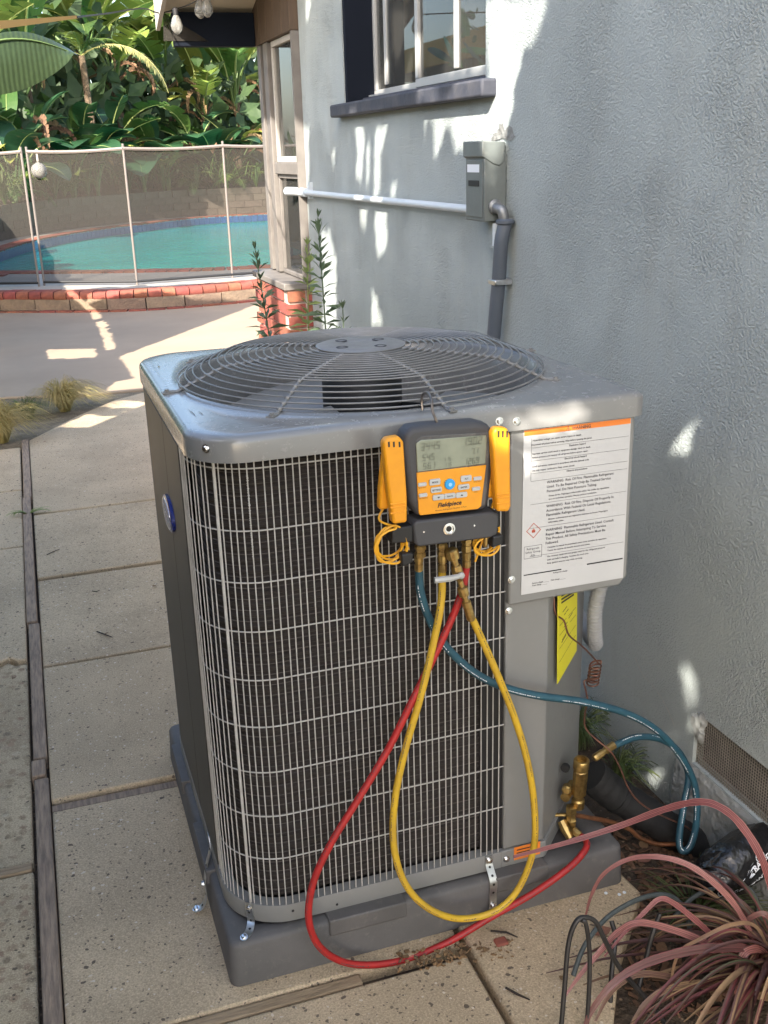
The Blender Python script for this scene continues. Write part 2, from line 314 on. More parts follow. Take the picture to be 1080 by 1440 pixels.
M['near_leaf'] = mat('near_leaf', (.040, .062, .020), .4, c2=(.030, .048, .016), scale=6, trans=.08, stretch=(12, 1, 12))
M['milkweed'] = mat('milkweed', (.085, .125, .065), .6, rand=.2, trans=.15)
M['milkweed_light'] = mat('milkweed_light', (.24, .30, .10), .6, trans=.3)
M['dry_grass'] = mat('dry_grass', (.48, .37, .16), .8, c2=(.30, .26, .09), scale=9, trans=.25)
M['green_grass'] = mat('green_grass', (.07, .12, .035), .7, c2=(.12, .13, .05), scale=9, trans=.2)
M['cord_pink'] = mat('cord_pink', (.20, .055, .055), .5, c2=(.13, .035, .038), scale=10, trans=.2)
M['cord_stripe'] = mat('cord_stripe', (.34, .13, .115), .5, trans=.2)
M['cord_maroon'] = mat('cord_maroon', (.085, .036, .034), .42, c2=(.13, .062, .05), scale=7, trans=.15)
M['cord_tan'] = mat('cord_tan', (.30, .19, .095), .6, c2=(.15, .085, .055), scale=12, trans=.15)
M['cord_green'] = mat('cord_green', (.05, .06, .025), .5, c2=(.08, .045, .035), scale=9, trans=.1)
M['drip'] = mat('drip', (.012, .011, .011), .5, c2=(.022, .02, .02), scale=30)
M['drip_grey'] = mat('drip_grey', (.085, .10, .10), .6, c2=(.05, .06, .06), scale=30)
M['litter'] = mat('litter', (.26, .14, .075), .9, c2=(.15, .085, .05), scale=20, rand=.4)
M['twig'] = mat('twig', (.03, .022, .018), .9)
M['pink_wall'] = mat('pink_wall', (.55, .33, .26), .9)
M['strap'] = mat('strap', (.70, .40, .13), .7)
M['silver'] = mat('silver', (.5, .5, .5), .5)

def veined(m, sc=14, amt=.5):
    n = m.node_tree.nodes; L = m.node_tree.links; b = n['Principled BSDF']; wv = n.new('ShaderNodeTexWave'); wv.inputs['Scale'].default_value = sc; wv.inputs['Distortion'].default_value = 1.5; wv.inputs['Detail Scale'].default_value = .6
    L.new(n['Texture Coordinate'].outputs['Object'], wv.inputs['Vector']); bu = n.new('ShaderNodeBump'); bu.inputs['Strength'].default_value = amt; bu.inputs['Distance'].default_value = .006; L.new(wv.outputs[0], bu.inputs['Height']); L.new(bu.outputs[0], b.inputs['Normal'])
veined(M['near_leaf'], 16, .22)
def dusty(m, amt=.25):
    n = m.node_tree.nodes; L = m.node_tree.links; b = n['Principled BSDF']; src = b.inputs['Base Color'].links[0].from_socket
    a = n.new('ShaderNodeTexNoise'); a.inputs['Scale'].default_value = 45; a.inputs['Detail'].default_value = 8; a.inputs['Roughness'].default_value = .75; L.new(n['Texture Coordinate'].outputs['Object'], a.inputs['Vector'])
    r = n.new('ShaderNodeMapRange'); r.inputs[1].default_value = .55; r.inputs[2].default_value = .75; r.inputs[4].default_value = amt; L.new(a.outputs[0], r.inputs[0])
    c_ = n.new('ShaderNodeMix'); c_.data_type = 'RGBA'; c_.inputs[7].default_value = (.34, .31, .27, 1); L.new(r.outputs[0], c_.inputs[0]); L.new(src, c_.inputs[6]); L.new(c_.outputs[2], b.inputs['Base Color'])
    q = n.new('ShaderNodeMath'); q.operation = 'MULTIPLY_ADD'; q.inputs[1].default_value = 1.2; q.inputs[2].default_value = b.inputs['Roughness'].default_value; L.new(r.outputs[0], q.inputs[0]); L.new(q.outputs[0], b.inputs['Roughness'])
for k_ in ('ac_lid', 'ac_paint', 'pad', 'box_paint', 'rubber_top', 'guard'): dusty(M[k_], {'ac_lid': .14, 'ac_paint': .14, 'guard': .15}.get(k_, .32))
def glass_mat(name, tint=(1, 1, 1), alpha=0.0, rough=.01, dust=0.0):
    m = bpy.data.materials.new(name); m.use_nodes = True; n = m.node_tree.nodes; L = m.node_tree.links
    n.remove(n['Principled BSDF']); t = n.new('ShaderNodeBsdfTransparent'); t.inputs[0].default_value = (*tint, 1)
    g = n.new('ShaderNodeBsdfGlossy'); g.inputs['Roughness'].default_value = rough
    fr = n.new('ShaderNodeFresnel'); fr.inputs[0].default_value = 1.6; mx = n.new('ShaderNodeMixShader')
    L.new(fr.outputs[0], mx.inputs[0]); L.new(t.outputs[0], mx.inputs[1]); L.new(g.outputs[0], mx.inputs[2]); out = mx
    if dust:
        d = n.new('ShaderNodeBsdfDiffuse'); d.inputs[0].default_value = (.5, .48, .44, 1); m2 = n.new('ShaderNodeMixShader'); m2.inputs[0].default_value = dust
        L.new(mx.outputs[0], m2.inputs[1]); L.new(d.outputs[0], m2.inputs[2]); out = m2
    L.new(out.outputs[0], n['Material Output'].inputs[0]); return m
M['glass'] = glass_mat('glass', (.85, .88, .87), dust=.06)
M['bulb_glass'] = glass_mat('bulb_glass', (.93, .94, .94), rough=.02, dust=.3)
def mesh_screen_mat(name, c, cover):
    m = bpy.data.materials.new(name); m.use_nodes = True; n = m.node_tree.nodes; L = m.node_tree.links
    n.remove(n['Principled BSDF']); t = n.new('ShaderNodeBsdfTransparent'); d = n.new('ShaderNodeBsdfDiffuse'); d.inputs[0].default_value = (*c, 1)
    mx = n.new('ShaderNodeMixShader'); mx.inputs[0].default_value = cover
    L.new(t.outputs[0], mx.inputs[1]); L.new(d.outputs[0], mx.inputs[2]); L.new(mx.outputs[0], n['Material Output'].inputs[0]); return m
M['fence_mesh'] = mesh_screen_mat('fence_mesh', (.05, .045, .04), .60)
def water_mat():
    m = mat('water', (.010, .34, .31), .05, c2=(.016, .46, .40), scale=.7, spec=.5, bump=.5, bscale=6.0, bdist=.03); return m
M['water'] = water_mat()

# ================================================================== THE SETTING
WX = 1.40                                                        # plane of the stucco wall
def struct(name, mb, m, parent=None, **k):
    o = mb.build(name, m, parent, **k)
    if parent is None: o['kind'] = 'structure'
    return o
def poly_sheet(poly, z): return MB().add([(p[0], p[1], z) for p in poly], [tuple(range(len(poly)))])

struct('ground', poly_sheet([(-120, -80), (120, -80), (120, 160), (-120, 160)], -.07), M['dirt'])
struct('planting_bed', poly_sheet([(-.2, .1), (1.42, .1), (1.42, 5.5), (-.2, 5.5)], -.035), M['soil'])

side = bpy.data.objects.new('sidewalk', None); link(side); side['kind'] = 'structure'
JY = [at(100, y, 'z', 0).y for y in (1125, 931.5, 808, 717)]        # joints between the slabs
xl, xr = -.122, .98
def slab(poly, parent, m, name='slab', top=0.0, bev=.006):
    return MB().prismz(poly, top - .06, top).build(name, m, parent, bevel=bev)
g = .013
slab([(xl, .1), (.688, .1), (.688, 1.622), (xl, 1.622)], side, M['concrete'])
slab([(.702, .1), (.86, .1), (.84, 1.30), (.98, 1.50), (1.13, 1.66), (1.12, 1.76), (.70, 1.76)], side, M['concrete'], top=.003)
slab([(xl, 1.66), (.69, 1.66), (.69, 1.77), (1.0, 1.77), (1.0, JY[0] - .035), (xl, JY[0] - .035)], side, M['concrete'], top=-.001)
slab([(xl, JY[0] + g), (xr, JY[0] + g), (xr, JY[1] - g), (xl, JY[1] - g)], side, M['concrete'], top=.004)
slab([(xl, JY[1] + g), (xr, JY[1] + g), (xr, JY[2] - g), (xl, JY[2] - g)], side, M['concrete'], top=-.002)
slab([(xl, JY[2] + g), (xr, JY[2] + g), (xr, JY[3] - g), (xl, JY[3] - g)], side, M['concrete'], top=.002)
slab([(xl, JY[3] + g), (xr, JY[3] + g), (xr, 7.75), (.72, 7.60), (.47, 7.42), (.2, 7.05), (xl, 6.50)], side, M['concrete'])
MB().box(xl, xr, JY[0] - .030, JY[0] + .001, -.05, -.006).build('joint_strip', M['wood_old'], side, bevel=.002)
bx = MB(); bx.box(-.12, .46, 1.627, 1.655, -.05, -.003)
o = tag(bx.build('wood_strip', M['wood_cross'], None, bevel=.003), 'bare wooden divider strip set in the concrete just in front of the grey pad', 'wood strip')
path = bpy.data.objects.new('path', None); link(path); path['kind'] = 'structure'
PY = [at(20, y, 'z', 0).y for y in (1222, 931, 770, 690)]
xa, xb = -1.5, -.172
slab([(xa, .1), (xb, .1), (xb, PY[0] - .02), (xa, PY[0] - .02)], path, M['old_concrete'], top=-.004)
slab([(xa, PY[0] + .02), (xb, PY[0] + .02), (xb, PY[1] - .012), (-.21, PY[1] - .012), (-.235, PY[1] + .02), (-.27, PY[1] - .02), (xa, PY[1] - .03)], path, M['old_concrete'], top=-.008)
slab([(xa, PY[1] + .01), (-.27, PY[1] + .005), (-.23, PY[1] + .045), (-.20, PY[1] + .006), (xb, PY[1] + .006), (xb, PY[2] - .008), (xa, PY[2] - .008)], path, M['concrete'], top=.002)
slab([(xa, PY[2] + .008), (xb, PY[2] + .008), (xb, PY[3] - .005), (xa, PY[3] - .005)], path, M['concrete'], top=0)
slab([(xa, PY[3] + .005), (xb, PY[3] + .005), (xb, 6.35), (xa, 6.35)], path, M['concrete'], top=.001)
bx = MB(); bx.box(-1.5, -.176, PY[0] - .014, PY[0] + .014, -.05, -.002)
tag(bx.build('wood_strip', M['wood_cross'], None, bevel=.003), 'short reddish wooden strip crossing the rough old concrete at the left edge', 'wood strip')
ys = [at(45, y, 'z', 0).y for y in (1440, 1098, 1072, 878, 700)] + [6.52]
ys[0] = .1
lab = ['longest weathered edging board, nearest the camera between the two concrete walks', 'very short split edging board piece between the two longer boards',
       'weathered edging board beside the slab with the pale scuff mark', 'weathered edging board running up to the small green weed', 'farthest edging board, ending at the dry grass tufts']
for i in range(5):
    b = MB(); dx = .003 * (-1) ** i
    b.box(-.166 + dx, -.128 + dx, ys[i] + .006, ys[i + 1] - .006, -.06, .006 + .003 * (i % 2))
    if i == 4: pass
    tag(b.build('edging_board', M['wood_old'], None, bevel=.004), lab[i], 'edging board', 'boards dividing the walks')

# patio, dirt border and raised pool deck
struct('dirt_border', poly_sheet([(-6, 6.3), (.9, 6.3), (1.3, 8.3), (-6, 8.3)], -.02), M['dirt'])
struct('patio', MB().prismz([(-9, 7.75), (-.25, 7.9), (.3, 7.72), (.74, 7.72), (.985, 7.78), (.985, 5.4), (1.26, 5.4), (1.26, 6.2), (9, 6.2), (9, 12.6), (-9, 12.9)], -.06, -.004), M['patio'], bevel=.01)
DZ = .215
riser = [Vector((-9, 15.2, 0)), Vector((-3, 13.75, 0)), Vector((-.6, 12.85, 0)), Vector((.5, 12.28, 0)), Vector((1.17, 12.03, 0)), Vector((1.9, 12.02, 0)), Vector((2.7, 12.2, 0)), Vector((4.0, 12.75, 0)), Vector((9, 15.0, 0))]
rs = spline(riser, 24)
def walk(poly, pitch):
    out = []; acc = 0; nxt = pitch / 2
    for a, b in zip(poly, poly[1:]):
        L_ = (b - a).length
        while nxt <= acc + L_:
            out.append((a + (b - a) * ((nxt - acc) / L_), (b - a).normalized())); nxt += pitch
        acc += L_
    return out
near = [at(x, y, 'z', DZ) for x, y in ((-40, 384), (0, 382), (100, 381), (200, 379.5), (300, 377), (378, 373))]
near = [Vector((-1.2, 15.6, DZ)), Vector((-.65, 14.6, DZ))] + near[1:] + [near[-1] + (near[-1] - near[-2]) * k for k in (2, 5)]
far = [at(x, y, 'z', DZ) for x, y in ((378, 300.5), (300, 304.5), (250, 309), (200, 315), (150, 321), (100, 328.5), (50, 338), (15, 348))]
far = [far[0] + (far[0] - far[1]) * 2.2] + far + [Vector((-.75, 17.4, DZ)), Vector((-1.25, 16.5, DZ))]
near_s, far_s = spline(near, 8), spline(far, 8)
pool = near_s + far_s
def ring_fill(outer, inner, z, name, m):
    bm = bmesh.new(); es = []
    for loop in (outer, inner):
        vs = [bm.verts.new((p[0], p[1], z)) for p in loop]
        es += [bm.edges.new((vs[i], vs[(i + 1) % len(vs)])) for i in range(len(vs))]
    bmesh.ops.triangle_fill(bm, edges=es, use_beauty=True, use_dissolve=False)
    bmesh.ops.recalc_face_normals(bm, faces=bm.faces[:])
    for f_ in bm.faces:
        if f_.normal.z < 0: f_.normal_flip()
    me = bpy.data.meshes.new(name); bm.to_mesh(me); bm.free(); me.materials.append(m); o = obj(name, me); o['kind'] = 'structure'; return o
inset = [p + Vector((0, .12, 0)) for p in rs]
ring_fill([(p.x, p.y) for p in inset] + [(14, 40), (-14, 40)], pool, DZ - .006, 'pool_deck', M['deck'])
wall_mb = MB(); n = len(pool)
wall_mb.add([(p.x, p.y, DZ - .01) for p in pool] + [(p.x, p.y, -1.3) for p in pool], [(i, (i + 1) % n, (i + 1) % n + n, i + n) for i in range(n)])
struct('pool_basin', wall_mb, M['plaster'])
struct('pool_water', poly_sheet(pool, .035), M['water'], smooth=0)
tb = MB()
for p, t in walk(far_s, .155):
    nrm = Vector((t.y, -t.x, 0)); nrm = nrm if nrm.dot(Vector((2, 16, 0)) - p) > 0 else -nrm
    Mx = Matrix.Translation(p + nrm * .012 - Vector((0, 0, .095))) @ t.to_track_quat('X', 'Z').to_matrix().to_4x4()
    tb.box(-.072, .072, -.008, .008, -.072, .072, Mx)
tb.build('tile_band', M['tile'], bpy.data.objects['pool_basin'])['kind'] = 'stuff'

step = thing('brick_step', 'low curved step with a red brick nosing along the raised pool deck', 'step')
core = MB(); n = len(rs)
core.add([(p.x, p.y + .035, -.05) for p in rs] + [(p.x, p.y + .035, DZ - .02) for p in rs] + [(p.x, p.y + .3, DZ - .02) for p in rs],
         [(i, i + 1, i + 1 + n, i + n) for i in range(n - 1)] + [(i + n, i + 1 + n, i + 1 + 2 * n, i + 2 * n) for i in range(n - 1)])
core.build('mortar_core', M['mortar'], step)
bn = MB()                                                        # bullnose brick, long axis along Y, rounded front
prof = [(0, -.045), (-.012, -.03), (-.018, 0), (-.010, .03), (.012, .045), (.03, .049), (.21, .049), (.21, -.045)]
bn.add([(-.071, y, z) for y, z in prof] + [(.071, y, z) for y, z in prof],
       [tuple(range(8)), tuple(range(15, 7, -1))] + [(i, i + 8, (i + 1) % 8 + 8, (i + 1) % 8) for i in range(8)])
bn_me = bn.mesh('brick', M['brick'], 50)
st_me = MB().box(-.21, .21, -.01, .1, 0, .118).mesh('stone', M['stone'], 0)
fb_me = MB().box(-.095, .095, -.09, .0, -.02, .012).mesh('brick', M['brick'], 0)
def inview(p, lo=-60, hi=440):
    q = MC @ (np.array([p.x, p.y, 0.1]) - CAM); return q[2] > 0 and lo < 540 + FPX * q[0] / q[2] < hi
for me, name, pitch, z in ((bn_me, 'brick', .154, DZ - .047), (st_me, 'stone', .43, .015), (fb_me, 'brick', .203, 0)):
    for p, t in walk(rs, pitch):
        if not inview(p): continue
        o = obj(name, me, step, (p.x, p.y + rng.uniform(-.004, .004), z + rng.uniform(-.003, .003)), (0, 0, math.atan2(t.y, t.x) + rng.uniform(-.01, .01)))
coping = bpy.data.objects.new('pool_coping', None); link(coping); coping['kind'] = 'structure'
cb_me = MB().box(-.064, .064, -.29, .0, -.05, .012).mesh('brick', M['brick'], 0)
for poly, sgn in ((near_s, 1), (far_s, 1)):
    for p, t in walk(poly, .14):
        if not inview(p): continue
        obj('brick', cb_me, coping, (p.x, p.y, DZ + rng.uniform(-.003, .003)), (0, 0, math.atan2(t.y, t.x)))
# retaining wall and bed behind the pool
ret_line = [p + Vector((-.55, .62, 0)) for p in reversed(far_s)]
ret_line = [ret_line[0] + Vector((-.6, -1.8, 0))] + ret_line
ret = thing('retaining_wall', 'low block retaining wall holding the jungle bed behind the pool', 'wall')
rk = MB(); n = len(ret_line)
rk.add([(p.x, p.y + .05, .1) for p in ret_line] + [(p.x, p.y + .05, .82) for p in ret_line] + [(p.x - .2, p.y + .4, .82) for p in ret_line],
       [(i, i + 1, i + 1 + n, i + n) for i in range(n - 1)] + [(i + n, i + 1 + n, i + 1 + 2 * n, i + 2 * n) for i in range(n - 1)])
rk.build('mortar_core', M['block'], ret)
rb_me = MB().box(-.228, .228, -.015, .1, 0, .152).mesh('stone', M['block'], 0)
for r_ in range(4):
    for k, (p, t) in enumerate(walk(ret_line, .465)):
        if inview(p): obj('stone', rb_me, ret, (p.x + (r_ % 2) * .23 * t.x, p.y + (r_ % 2) * .23 * t.y + rng.uniform(-.012, .012), .215 + r_ * .158), (0, 0, math.atan2(t.y, t.x)))
bed = MB(); n = len(ret_line)
bed.add([(p.x - .1, p.y + .15, .80) for p in ret_line] + [(p.x - 3, p.y + 14, 1.5) for p in ret_line], [(i, i + 1, i + 1 + n, i + n) for i in range(n - 1)])
struct('garden_bed', bed, M['soil'])

# ================================================================== THE HOUSE
house = thing('house', 'pale blue green stucco house on the right with a window and a glazed bay', 'house')
SB = Vector(at(677, 136, 'x', 1.352)); SE = Vector(at(464, 164.6, 'x', 1.352))     # outer lower sill corners
WY0, WY1 = at(683, 60, 'x', WX).y, at(483, 100, 'x', WX).y                          # window opening
SZ = SB.z
VY, VZ0, VZ1 = 1.875, .150, .292                                                   # crawl-space vent
HE = 5.35
wl = MB()
wl.box(WX, WX + .2, -4, WY0, VZ1, 3.0); wl.box(WX, WX + .2, WY1, HE, VZ1, 3.0)
wl.box(WX, WX + .2, WY0, WY1, VZ1, SZ + .03); wl.box(WX, WX + .2, WY0, WY1, 2.85, 3.0)
wl.box(WX, WX + .2, VY, HE, -.1, VZ1); wl.box(WX, WX + .2, -4, VY, -.1, VZ0)
wl.build('wall', M['stucco'], house, smooth=0)
ft = MB(); ft.add([(x, y, z) for y in (-4, 1.93) for x, z in ((WX - .001, VZ0 - .004), (1.392, VZ0 - .02), (1.384, .05), (1.380, -.08), (WX - .001, -.08))],
       [(0, 1, 2, 3, 4), (9, 8, 7, 6, 5)] + [(i, i + 5, (i + 1) % 5 + 5, (i + 1) % 5) for i in range(5)])
ft.build('footing', M['footing'], house, smooth=0)
vent = MB().box(WX + .03, WX + .19, .2, VY, VZ0, VZ1).build('vent', M['black'], house, smooth=0)
vm = MB(); rr = .0008
for k in range(int((VY - .9) / .0080)):
    y = VY - .003 - k * .0080; vm.box(WX + .010 - rr, WX + .010 + rr, y - rr, y + rr, VZ0, VZ1)
for k in range(int((VZ1 - VZ0) / .0080)):
    z = VZ0 + .003 + k * .0080; vm.box(WX + .0125 - rr, WX + .0125 + rr, .9, VY, z - rr, z + rr)
vm.build('vent_screen', M['screen_tan'], vent, smooth=0)['kind'] = 'stuff'
pm = MB(); pts = []
for k in range(26):                                              # broken plaster at the vent's upper corner
    a = 2 * math.pi * k / 26; rad = (.036 + .010 * math.sin(3 * a + 1) + rng.uniform(-.004, .004)); pts.append((VY - .012 + rad * .8 * math.cos(a), VZ1 - .028 + rad * 1.15 * math.sin(a)))
pm.add([(WX + .004, y, z) for y, z in pts] + [(WX - .006, VY - .012 + (y - VY + .012) * .7, VZ1 - .028 + (z - VZ1 + .028) * .7) for y, z in pts],
       [(i, (i + 1) % 26, (i + 1) % 26 + 26, i + 26) for i in range(26)] + [tuple(range(26, 52))])
pm.build('plaster_patch', M['footing'], house)

for cpts in ([(893, 925), (905, 950), (921, 968), (936, 992), (948, 1020)], [(860, 940), (880, 937), (905, 934), (930, 936)]):
    cm = MB(); cp_ = [at(x, y, 'x', WX - .0004) for x, y in cpts]; cp_ = spline(cp_, 6); cv = []
    for i, p in enumerate(cp_): w_ = .0011 * (1 + .5 * math.sin(i * 2.3)); j = Vector((0, rng.uniform(-.002, .002), rng.uniform(-.002, .002))); cv += [p + j + Vector((0, -w_, w_ * .4)), p + j + Vector((0, w_, -w_ * .4))]
    cm.add(cv, [(i * 2, i * 2 + 1, i * 2 + 3, i * 2 + 2) for i in range(len(cp_) - 1)]); cm.build('crack', M['white_paint'], house, smooth=0)
# stucco wall window
win = MB().box(1.50, 1.60, WY0 + .001, WY1 - .001, SZ + .05, SZ + .085).build('window', M['alu'], house)
MB().box(WX - (WX - 1.352), 1.47, SB.y, SE.y, SZ, SZ + .052).build('sill', M['sill'], win, bevel=.008)
MB().box(1.405, 1.60, WY1 - .03, WY1 + .002, SZ + .053, 2.85).build('jamb', M['jamb'], win)
MB().box(1.4702, 1.60, WY0, WY1 - .032, SZ + .030, SZ + .075).build('sill_step', M['sill'], win, bevel=.006)
GX = 1.49
yl, ym, yr = at(507, 60, 'x', GX).y, at(583, 60, 'x', GX).y, WY0 + .002
z0w = SZ + .078
def sash(y0, y1, X, wdt, name='sash'):
    b = MB(); b.box(X, X + .03, y0, y1, z0w, z0w + wdt); b.box(X, X + .03, y0, y0 + wdt, z0w + wdt, 2.8); b.box(X, X + .03, y1 - wdt, y1, z0w + wdt, 2.8)
    s = b.build(name, M['alu'], win, bevel=.003)
    MB().box(X + .012, X + .017, y0 + wdt, y1 - wdt, z0w + wdt, 2.8).build('pane', M['glass'], s, smooth=0); return s
sash(yr, ym, GX, .032); sash(ym - .02, WY1 - .033, GX + .035, .026)
MB().box(1.405, 1.60, WY0 - .002, WY0 + .001, SZ + .053, 2.85).build('jamb', M['alu'], win, smooth=0)
MB().box(1.62, 3.2, WY0 - .5, WY1 + .5, .5, .52).box(3.2, 3.22, WY0 - .5, WY1 + .5, .5, 3).box(1.62, 3.2, WY0 - .5, WY0 - .48, .5, 3).box(1.62, 3.2, WY1 + .48, WY1 + .5, .5, 3).box(1.62, 3.2, WY0 - .5, WY1 + .5, 2.98, 3.0).build('room_interior', M['room'], house, smooth=0)
def curtain(y0, y1, X, z0, z1, parent, waves, amp=.018):
    b = MB(); N = waves * 8; vs = []
    for i in range(N + 1):
        t = i / N; vs.append((X + amp * math.sin(t * waves * 2 * math.pi), y0 + (y1 - y0) * t))
    b.add([(x, y, z0) for x, y in vs] + [(x, y, z1) for x, y in vs], [(i, i + 1, i + 1 + N + 1, i + N + 1) for i in range(N)])
    return b.build('curtain', M['curtain'], parent)
for px_, X_ in ((640, GX + .004), (541, GX + .04)):
    y_ = at(px_, 60, 'x', X_).y; MB().box(X_, X_ + .022, y_ - .016, y_ + .016, z0w + .04, 2.8).build('stile', M['alu'], win, bevel=.003)
curtain(yr + .30, yr + .62, 1.535, SZ + .09, 2.8, win, 5, .012)
curtain(yr + .22, yr + .42, 1.60, SZ + .1, 2.8, win, 3)
curtain(ym + .28, ym + .44, 1.61, SZ + .1, 2.8, win, 3)
curtain(WY1 - .16, WY1 - .02, 1.62, SZ + .1, 2.8, win, 3)

# glazed bay with brick base
BX0, BY0, BY1 = 1.36, HE + .002, 6.13
base_z = .93
BBX = 1.265
bb = MB().box(BBX + .012, 1.62, BY0 + .012, BY1 - .012, -.05, base_z).build('brick_base', M['mortar'], house, smooth=0)
bl_me = MB().box(-.004, .012, -.096, .096, 0, .053).mesh('brick', M['brick'], 0)
be_me = MB().box(-.046, .046, -.004, .012, 0, .053).mesh('brick', M['brick'], 0)
for r_ in range(14):
    z = .006 + r_ * .0665; off = (r_ % 2) * .105
    for k in range(-1, 5):
        y = BY0 + .10 + k * .208 + off
        if BY0 + .05 < y < BY1 - .03: obj('brick', bl_me, bb, (BBX + rng.uniform(0, .003), y, z), scale=(1, min(1, (y - BY0) / .098, (BY1 - y) / .098), 1))
    [obj('brick', be_me, bb, (BBX + .052 + q_ * .105, BY0 + rng.uniform(0, .003), z)) for q_ in range(2)]
MB().box(BBX - .012, 1.62, BY0 - .001, BY1 + .01, base_z, base_z + .035).build('bay_sill', M['frame_tan'], house, bevel=.005)
EZ = 2.165
bay = MB()
for px0, px1 in ((371, 375), (379, 384)):
    ya, yb = at(px1, 230, 'x', BX0).y, at(px0, 230, 'x', BX0).y; bay.box(BX0, BX0 + .09, ya, yb, base_z + .04, EZ)
bay.box(BX0, BX0 + .09, BY0, BY0 + .022, base_z + .04, EZ)
ys_ = at(385, 230, 'x', BX0).y
zr = at(400, 237, 'x', BX0).z
bay.box(BX0 + .005, BX0 + .085, BY0 + .022, ys_, zr - .03, zr + .03)
bayo = bay.build('bay_frame', M['frame_tan'], house, bevel=.004)
for za, zb in ((zr + .03, EZ), (base_z + .04, zr - .03)):
    b = MB(); t_ = .030 if za > 1.4 else .022
    b.box(BX0 + .02, BX0 + .06, BY0 + .024, ys_ - .002, za, za + t_); b.box(BX0 + .02, BX0 + .06, BY0 + .024, ys_ - .002, zb - t_, zb)
    b.box(BX0 + .02, BX0 + .06, BY0 + .024, BY0 + .024 + t_, za + t_, zb - t_); b.box(BX0 + .02, BX0 + .06, ys_ - .002 - t_, ys_ - .002, za + t_, zb - t_)
    sh = b.build('bay_sash', M['white_paint'] if za > 1.4 else M['frame_tan'], house, bevel=.003)
    MB().box(BX0 + .035, BX0 + .04, BY0 + .022 + t_, ys_ - t_, za + t_, zb - t_).build('pane', M['glass'], sh, smooth=0)
    if za > 1.4: curtain(BY0 + .06, ys_ - .02, BX0 + .14, za, zb, sh, 6, .012)
MB().box(BX0 + .001, BX0 + .24, BY0 - .001, BY0 + .02, base_z + .04, EZ).build('bay_end_panel', M['frame_tan'], house)
MB().box(BX0 + .25, BX0 + .32, BY0 + .02, BY1, base_z + .04, EZ).build('bay_interior', M['room'], house, smooth=0)
for k in range(5):
    y = BY0 + k * .17; MB().box(BX0 - .004, 1.62, y, min(y + .164, 6.21), EZ + .002, 3.0).build('siding_board', M['siding'], house, bevel=.003)
EX = at(230, 58, 'y', 6.12).x
eave = MB().add([(EX, 6.2, 2.335), (BX0 - .006, 6.2, 2.335), (BX0 - .006, 4.9, 2.75), (EX, 4.9, 2.75), (EX, 6.2, 2.375), (BX0 - .006, 6.2, 2.375), (BX0 - .006, 4.9, 2.79), (EX, 4.9, 2.79)], [(0, 1, 2, 3), (7, 6, 5, 4), (0, 4, 5, 1), (2, 6, 7, 3), (0, 3, 7, 4), (1, 5, 6, 2)]).build('eave', M['cream'], house, smooth=0)
MB().box(EX + .06, BX0 - .006, 6.12, 6.195, EZ, 2.334).build('beam', M['jamb'], eave, bevel=.004)
MB().add([(x, y, z) for x in (EX - .022, EX - .001) for y, z in ((6.21, 2.25), (6.21, 2.40), (4.9, 2.82), (4.9, 2.67))], [(0, 1, 2, 3), (7, 6, 5, 4), (0, 4, 5, 1), (1, 5, 6, 2), (2, 6, 7, 3), (3, 7, 4, 0)]).build('fascia', M['white_paint'], eave)
b = MB(); b.prism([(EX, 2.19), (EX + .24, 2.19), (EX + .01, 2.33)], 6.112, 6.116); b.build('plastic_gusset', M['fence_mesh'], eave, smooth=0)

# ================================================================== EQUIPMENT PAD
padt = thing('equipment_pad', 'dark grey plastic equipment pad under the air conditioner on the concrete walk', 'pad')
PX0, PX1, PY0, PY1, PZ = .204, 1.114, 1.702, 2.632, .100
def rrect(x0, x1, y0, y1, r, seg=6):
    rs_ = r if isinstance(r, (list, tuple)) else [r] * 4; out = []     # order: front-right, back-right, back-left, front-left
    for (cx, cy, a0), q in zip(((x1, y0, -90), (x1, y1, 0), (x0, y1, 90), (x0, y0, 180)), rs_):
        ox = cx - q if cx == x1 else cx + q; oy = cy - q if cy == y1 else cy + q
        for k in range(seg + 1):
            a = R(a0 + 90 * k / seg); out.append((ox + q * math.cos(a), oy + q * math.sin(a)))
    return out
def loft(mb, loops, cap0=True, cap1=True):
    n_ = len(loops[0]); vs = [p for l in loops for p in l]
    fs = [(i * n_ + j, i * n_ + (j + 1) % n_, (i + 1) * n_ + (j + 1) % n_, (i + 1) * n_ + j) for i in range(len(loops) - 1) for j in range(n_)]
    if cap0: fs.append(tuple(range(n_ - 1, -1, -1)))
    if cap1: fs.append(tuple((len(loops) - 1) * n_ + j for j in range(n_)))
    return mb.add(vs, fs)
lv = [(.000, 0), (.004, PZ - .010), (.0065, PZ - .004), (.012, PZ), (.050, PZ), (.056, PZ - .006)]
pb = MB(); loft(pb, [[(x, y, z) for x, y in rrect(PX0 + i, PX1 - i, PY0 + i, PY1 - i, .022)] for i, z in lv])
pb.build('pad_body', M['pad'], padt, smooth=50)
for a, b_ in ((463, 572), (697, 771)):
    xa_, xb_ = at(a, 1300 if a < 600 else 1240, 'y', PY0).x, at(b_, 1282 if a < 600 else 1222, 'y', PY0).x
    MB().box(xa_, xb_, PY0 - .003, PY0 + .045, PZ - .032, PZ + .006).build('raised_rib', M['pad'], padt, bevel=.003)
for ya_ in (2.05, 2.42): MB().box(PX0 - .003, PX0 + .045, ya_ - .1, ya_ + .09, PZ - .032, PZ + .006).build('raised_rib', M['pad'], padt, bevel=.003)

# ================================================================== AIR CONDITIONER
ac = thing('air_conditioner', 'grey outdoor air conditioner with wire guarded coil and round fan grille on its pad', 'air conditioner')
LX0, LX1, LY0, LY1 = .2225, 1.111, 1.711, 2.599
CX, CY = .667, 2.155
